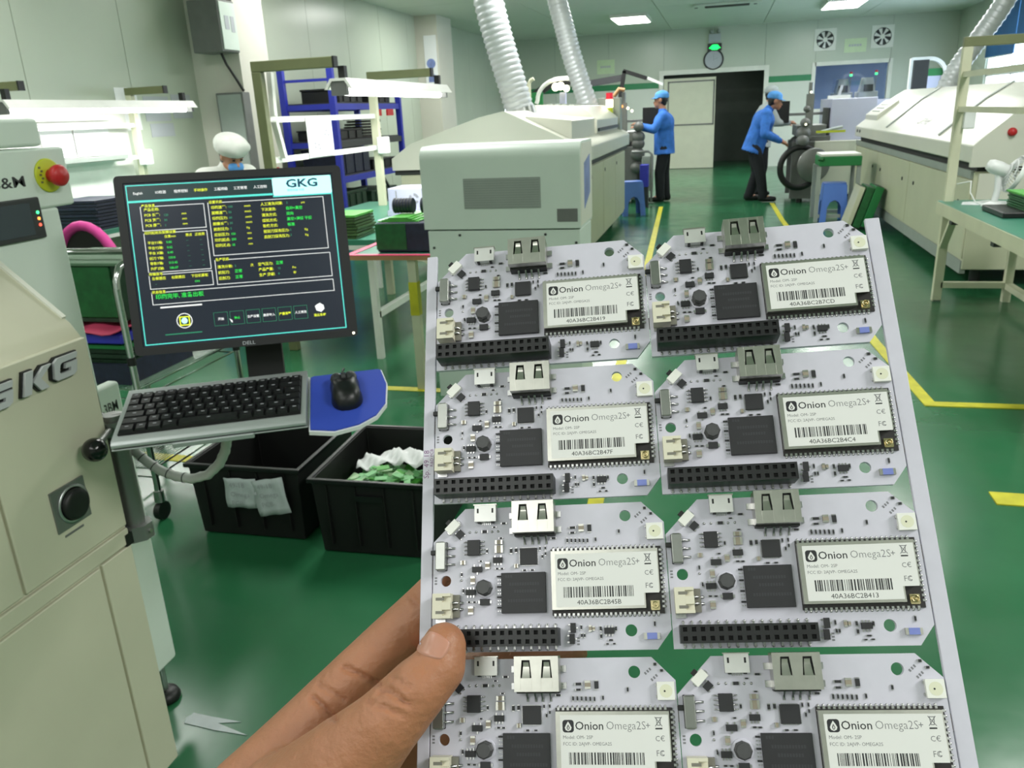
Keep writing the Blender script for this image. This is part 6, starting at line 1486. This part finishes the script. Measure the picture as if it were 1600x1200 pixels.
drop = [(-19.95, -13.3), (-19.35, -14.2), (-18.95, -15.0), (-19.2, -15.65), (-19.95, -15.95), (-20.7, -15.65), (-20.95, -15.0), (-20.55, -14.2)]
q.prism(drop, 'z', 2.801, 2.805, 2)
q.prism([(-19.95, -14.1), (-19.5, -15.0), (-19.75, -15.6), (-20.15, -15.6), (-20.4, -15.0)], 'z', 2.806, 2.808, 0)
q.prism([(-19.93, -14.5), (-19.72, -15.1), (-19.95, -15.5), (-20.15, -15.1)], 'z', 2.809, 2.81, 2)
txt(q, 'Onion', -18.0, -15.55, 3.15, 0, .007, 1.03); txt(q, 'Omega2S', -9.0, -15.5, 3.15, 1, -.012, .94); txt(q, '+', 2.3, -15.3, 2.5, 1)
txt(q, 'Model: OM- 2SP', -21.6, -18.0, 1.3, 1); txt(q, 'FCC ID: 2AJVP- OMEGA2S', -21.6, -19.75, 1.25, 1)
txt(q, 'C', 4.9, -18.6, 2.0, 1, sx=.95); txt(q, '€', 6.3, -18.6, 2.0, 1, sx=1.05)
txt(q, 'F', 4.9, -22.5, 2.2, 1, sx=.9); txt(q, 'C', 5.85, -22.5, 2.2, 1, sx=.9); txt(q, 'C', 6.25, -22.25, 1.6, 1, sx=.9)
q.box(5.1, 7.1, -15.5, -15.1, 2.79, 2.8, 0)
for a in ((5.3, -12.4, 6.9, -12.4), (5.5, -12.5, 5.7, -14.4), (6.7, -12.5, 6.5, -14.4), (5.7, -14.4, 6.5, -14.4), (5.1, -12.2, 7.1, -14.7), (7.1, -12.2, 5.1, -14.7)): q.bar((a[0], a[1], 2.795), (a[2], a[3], 2.795), .2, .01, 1)
q.build('module_print', ['label_ink', 'label_grey', 'label_white'], board)
SER = {(0, 0): '40A36BC2B419', (1, 0): '40A36BC2B7CD', (0, 1): '40A36BC2B47F', (1, 1): '40A36BC2B4C4', (0, 2): '40A36BC2B45B', (1, 2): '40A36BC2B413', (0, 3): None, (1, 3): None}
for (i, j), sn in SER.items():
    b = board
    if (i, j) != (0, 0):
        b = B0.copy(); COL.objects.link(b); b.parent = panel
        for ch in list(B0.children):
            if ch.name.startswith('barcode'): continue
            c = ch.copy(); COL.objects.link(c); c.parent = b
        b.location = (PW * i * .001, -PH * j * .001, 0)
    OFF[b] = Vector((0, 0, 0))
    q = PB(); r = random.Random(i * 10 + j); x = -19.95
    while x < 1.3:
        w_ = r.choice((.16, .16, .3, .45)); q.box(x, min(x + w_, 1.5), -24.8, -21.6, 2.79, 2.8); x += w_ + r.choice((.18, .18, .32, .45))
    if sn: txt(q, sn, -9.2, -26.9, 1.95, 0, 0, 1.05, 'CENTER')
    q.build('barcode', 'label_ink', b)
# pen marks on the left rail
q = PB(); R90 = Matrix.Translation((-63.9, -78, .03)) @ Matrix.Rotation(pi / 2, 4, 'Z')
q.text('Sp. 49 18', 2.6, R90, 0, bold=-.005); q.text('R&D PCB', 1.5, Matrix.Translation((-62.5, -74, .03)) @ Matrix.Rotation(pi / 2, 4, 'Z'), 0)
q.build('pen_marks', 'pen_purple', panel)
# ================================================================ THE HAND HOLDING THE PANEL
TH_ = [((-.0722, .18315, 1.27532), .00667), ((-.0726, .17925, 1.27072), .00771), ((-.0774, .17442, 1.26677), .00892), ((-.08584, .16855, 1.25788), .01035), ((-.09803, .16498, 1.24434), .01404), ((-.11748, .1624, 1.22351), .01882)]
IX_ = [((-.08084, .22079, 1.27399), .00773), ((-.09064, .21388, 1.26316), .009), ((-.10126, .20707, 1.25323), .00963), ((-.1088, .20024, 1.24562), .01062), ((-.11724, .19359, 1.23764), .01119), ((-.12851, .18324, 1.22588), .01295), ((-.13989, .17291, 1.21426), .01486)]
MD_ = [((-.04445, .22448, 1.24612), .0074), ((-.05909, .21963, 1.24329), .0087), ((-.07989, .21182, 1.23663), .00957), ((-.09472, .20374, 1.23092), .01037), ((-.11734, .1881, 1.21571), .01192), ((-.1301, .17352, 1.20235), .01498)]
RG_ = [((-.05073, .21464, 1.22893), .00691), ((-.06942, .20858, 1.22569), .00821), ((-.08972, .19987, 1.21921), .00904), ((-.10865, .18639, 1.20426), .01107), ((-.12263, .17384, 1.19138), .01425)]
PK_ = [((-.06468, .19719, 1.2145), .00587), ((-.07876, .19232, 1.21117), .00713), ((-.09272, .18644, 1.20488), .00796), ((-.10445, .17939, 1.19353), .00964), ((-.11522, .17035, 1.18202), .01248)]
caps = []
for ch in (TH_, IX_, MD_, RG_, PK_):
    for (a, ra), (b, rb) in zip(ch, ch[1:]): caps.append((Vector(a), Vector(b), ra, rb))
wr = Vector((-.165, .128, 1.165)); fa = Vector((-.215, .02, 1.09))
for ch, r in ((IX_, .0155), (MD_, .016), (RG_, .016), (PK_, .014)):
    caps.append((Vector(ch[-1][0]), wr, ch[-1][1], .021))
caps += [(Vector(TH_[-1][0]), wr, .0195, .022), (Vector(IX_[-1][0]), Vector(PK_[-1][0]), .0145, .012), (wr, fa, .026, .034)]
hand = thing('person', 'hand of the person holding the white board panel, thumb pressing its lower left edge', 'person', world=False, mx=Matrix.Identity(4))
mat('skin', (170, 115, 84), .5, var=.07, scale=70, bump=.25, bscale=420, sss=.12)
mat('nail', (190, 138, 118), .3, var=.03, scale=120, sss=.1)
me = blob_mesh(caps, .0012, 10)
# skin creases: grooves cut into the surface along the knuckle lines
Rc = Matrix((cr, cd, cf)).transposed()       # columns: right, down, forward of the viewing frame the hand was measured in
def to_px(p):
    v = Vector(p) - Vector((0, 0, 1.42)); a = v.dot(Vector(CAMX)); b = v.dot(Vector(CAMD)); c = v.dot(Vector(CAMF))
    return 800 + CAM_F * a / c, 600 + CAM_F * b / c
CAMX = cr; CAMD = cd; CAMF = cf
creases = [([(591, 1081), (605, 1077), (623, 1092), (639, 1103)], .0009, 2.6), ([(571, 1094), (602, 1107), (629, 1119)], .0007, 2.6), ([(613, 1059), (642, 1076)], .0006, 2.4), ([(534, 1042), (563, 1055), (592, 1068)], .0012, 3.0), ([(488, 1090), (508, 1110), (524, 1124)], .0012, 3.2), ([(497, 1071), (539, 1094)], .0006, 3), ([(600, 1070), (618, 1082), (632, 1098)], .0006, 2), ([(640, 930), (652, 945)], .0006, 3)]
def seg_d(p, a, b):
    ax, ay = a; bx, by = b; dx, dy = bx - ax, by - ay
    t_ = max(0, min(1, ((p[0] - ax) * dx + (p[1] - ay) * dy) / (dx * dx + dy * dy))); return math.hypot(p[0] - ax - t_ * dx, p[1] - ay - t_ * dy)
me.update()
for v in me.vertices:
    co = v.co.copy(); nrm = v.normal
    if nrm.dot(Vector((0, 0, 1.42)) - co) <= 0: continue
    p = to_px(co)
    if not (330 < p[0] < 740 and 880 < p[1] < 1230): continue
    dd = 0
    for pl, dep, wd in creases:
        d_ = min(seg_d(p, a, b) for a, b in zip(pl, pl[1:]))
        if d_ < wd * 3: dd = max(dd, 1.7 * dep * math.exp(-(d_ / wd) ** 2))
    if dd: v.co = co - nrm * dd
me.update()
me.name = 'hand_body'; me.materials.append(MATS['skin'])
o = bpy.data.objects.new('hand_body', me); COL.objects.link(o); o.parent = hand
from mathutils.bvhtree import BVHTree
tree = BVHTree.FromPolygons([v.co.copy() for v in me.vertices], [tuple(p.vertices) for p in me.polygons])
EYE = Vector((0, 0, 1.42))
def ray_px(x, y): return (Vector(cr) * ((x - 800) / CAM_F) + Vector(cd) * ((y - 600) / CAM_F) + Vector(cf)).normalized()
# thumbnail: a curved plate laid on the skin between its four measured corners
Q = [Vector(p) for p in ((645, 1019), (692, 1035), (709, 1003), (671, 981))]
N = 16; vs = []; ok = {}
for i in range(N + 1):
    for j in range(N + 1):
        a, b = 2 * i / N - 1, 2 * j / N - 1
        # square to rounded square
        x_, y_ = a * math.sqrt(1 - .62 * b * b / 2), b * math.sqrt(1 - .62 * a * a / 2)
        u_, v_ = (x_ + 1) / 2, (y_ + 1) / 2
        p = Q[0].lerp(Q[1], u_).lerp(Q[3].lerp(Q[2], u_), v_)
        h = tree.ray_cast(EYE, ray_px(p.x, p.y))
        if h[0] is not None:
            e = max(abs(a), abs(b)); ok[(i, j)] = len(vs); vs.append(h[0] + h[1] * (.00045 if e < .95 else -.0002))
fs = [(ok[(i, j)], ok[(i + 1, j)], ok[(i + 1, j + 1)], ok[(i, j + 1)]) for i in range(N) for j in range(N) if all(k in ok for k in ((i, j), (i + 1, j), (i + 1, j + 1), (i, j + 1)))]
nm = bpy.data.meshes.new('thumbnail'); nm.from_pydata([tuple(v) for v in vs], [], fs); nm.materials.append(MATS['nail'])
nm.polygons.foreach_set('use_smooth', [True] * len(nm.polygons))
no = bpy.data.objects.new('thumbnail', nm); COL.objects.link(no); no.parent = hand
no['label'] = 'short pale pink thumbnail'
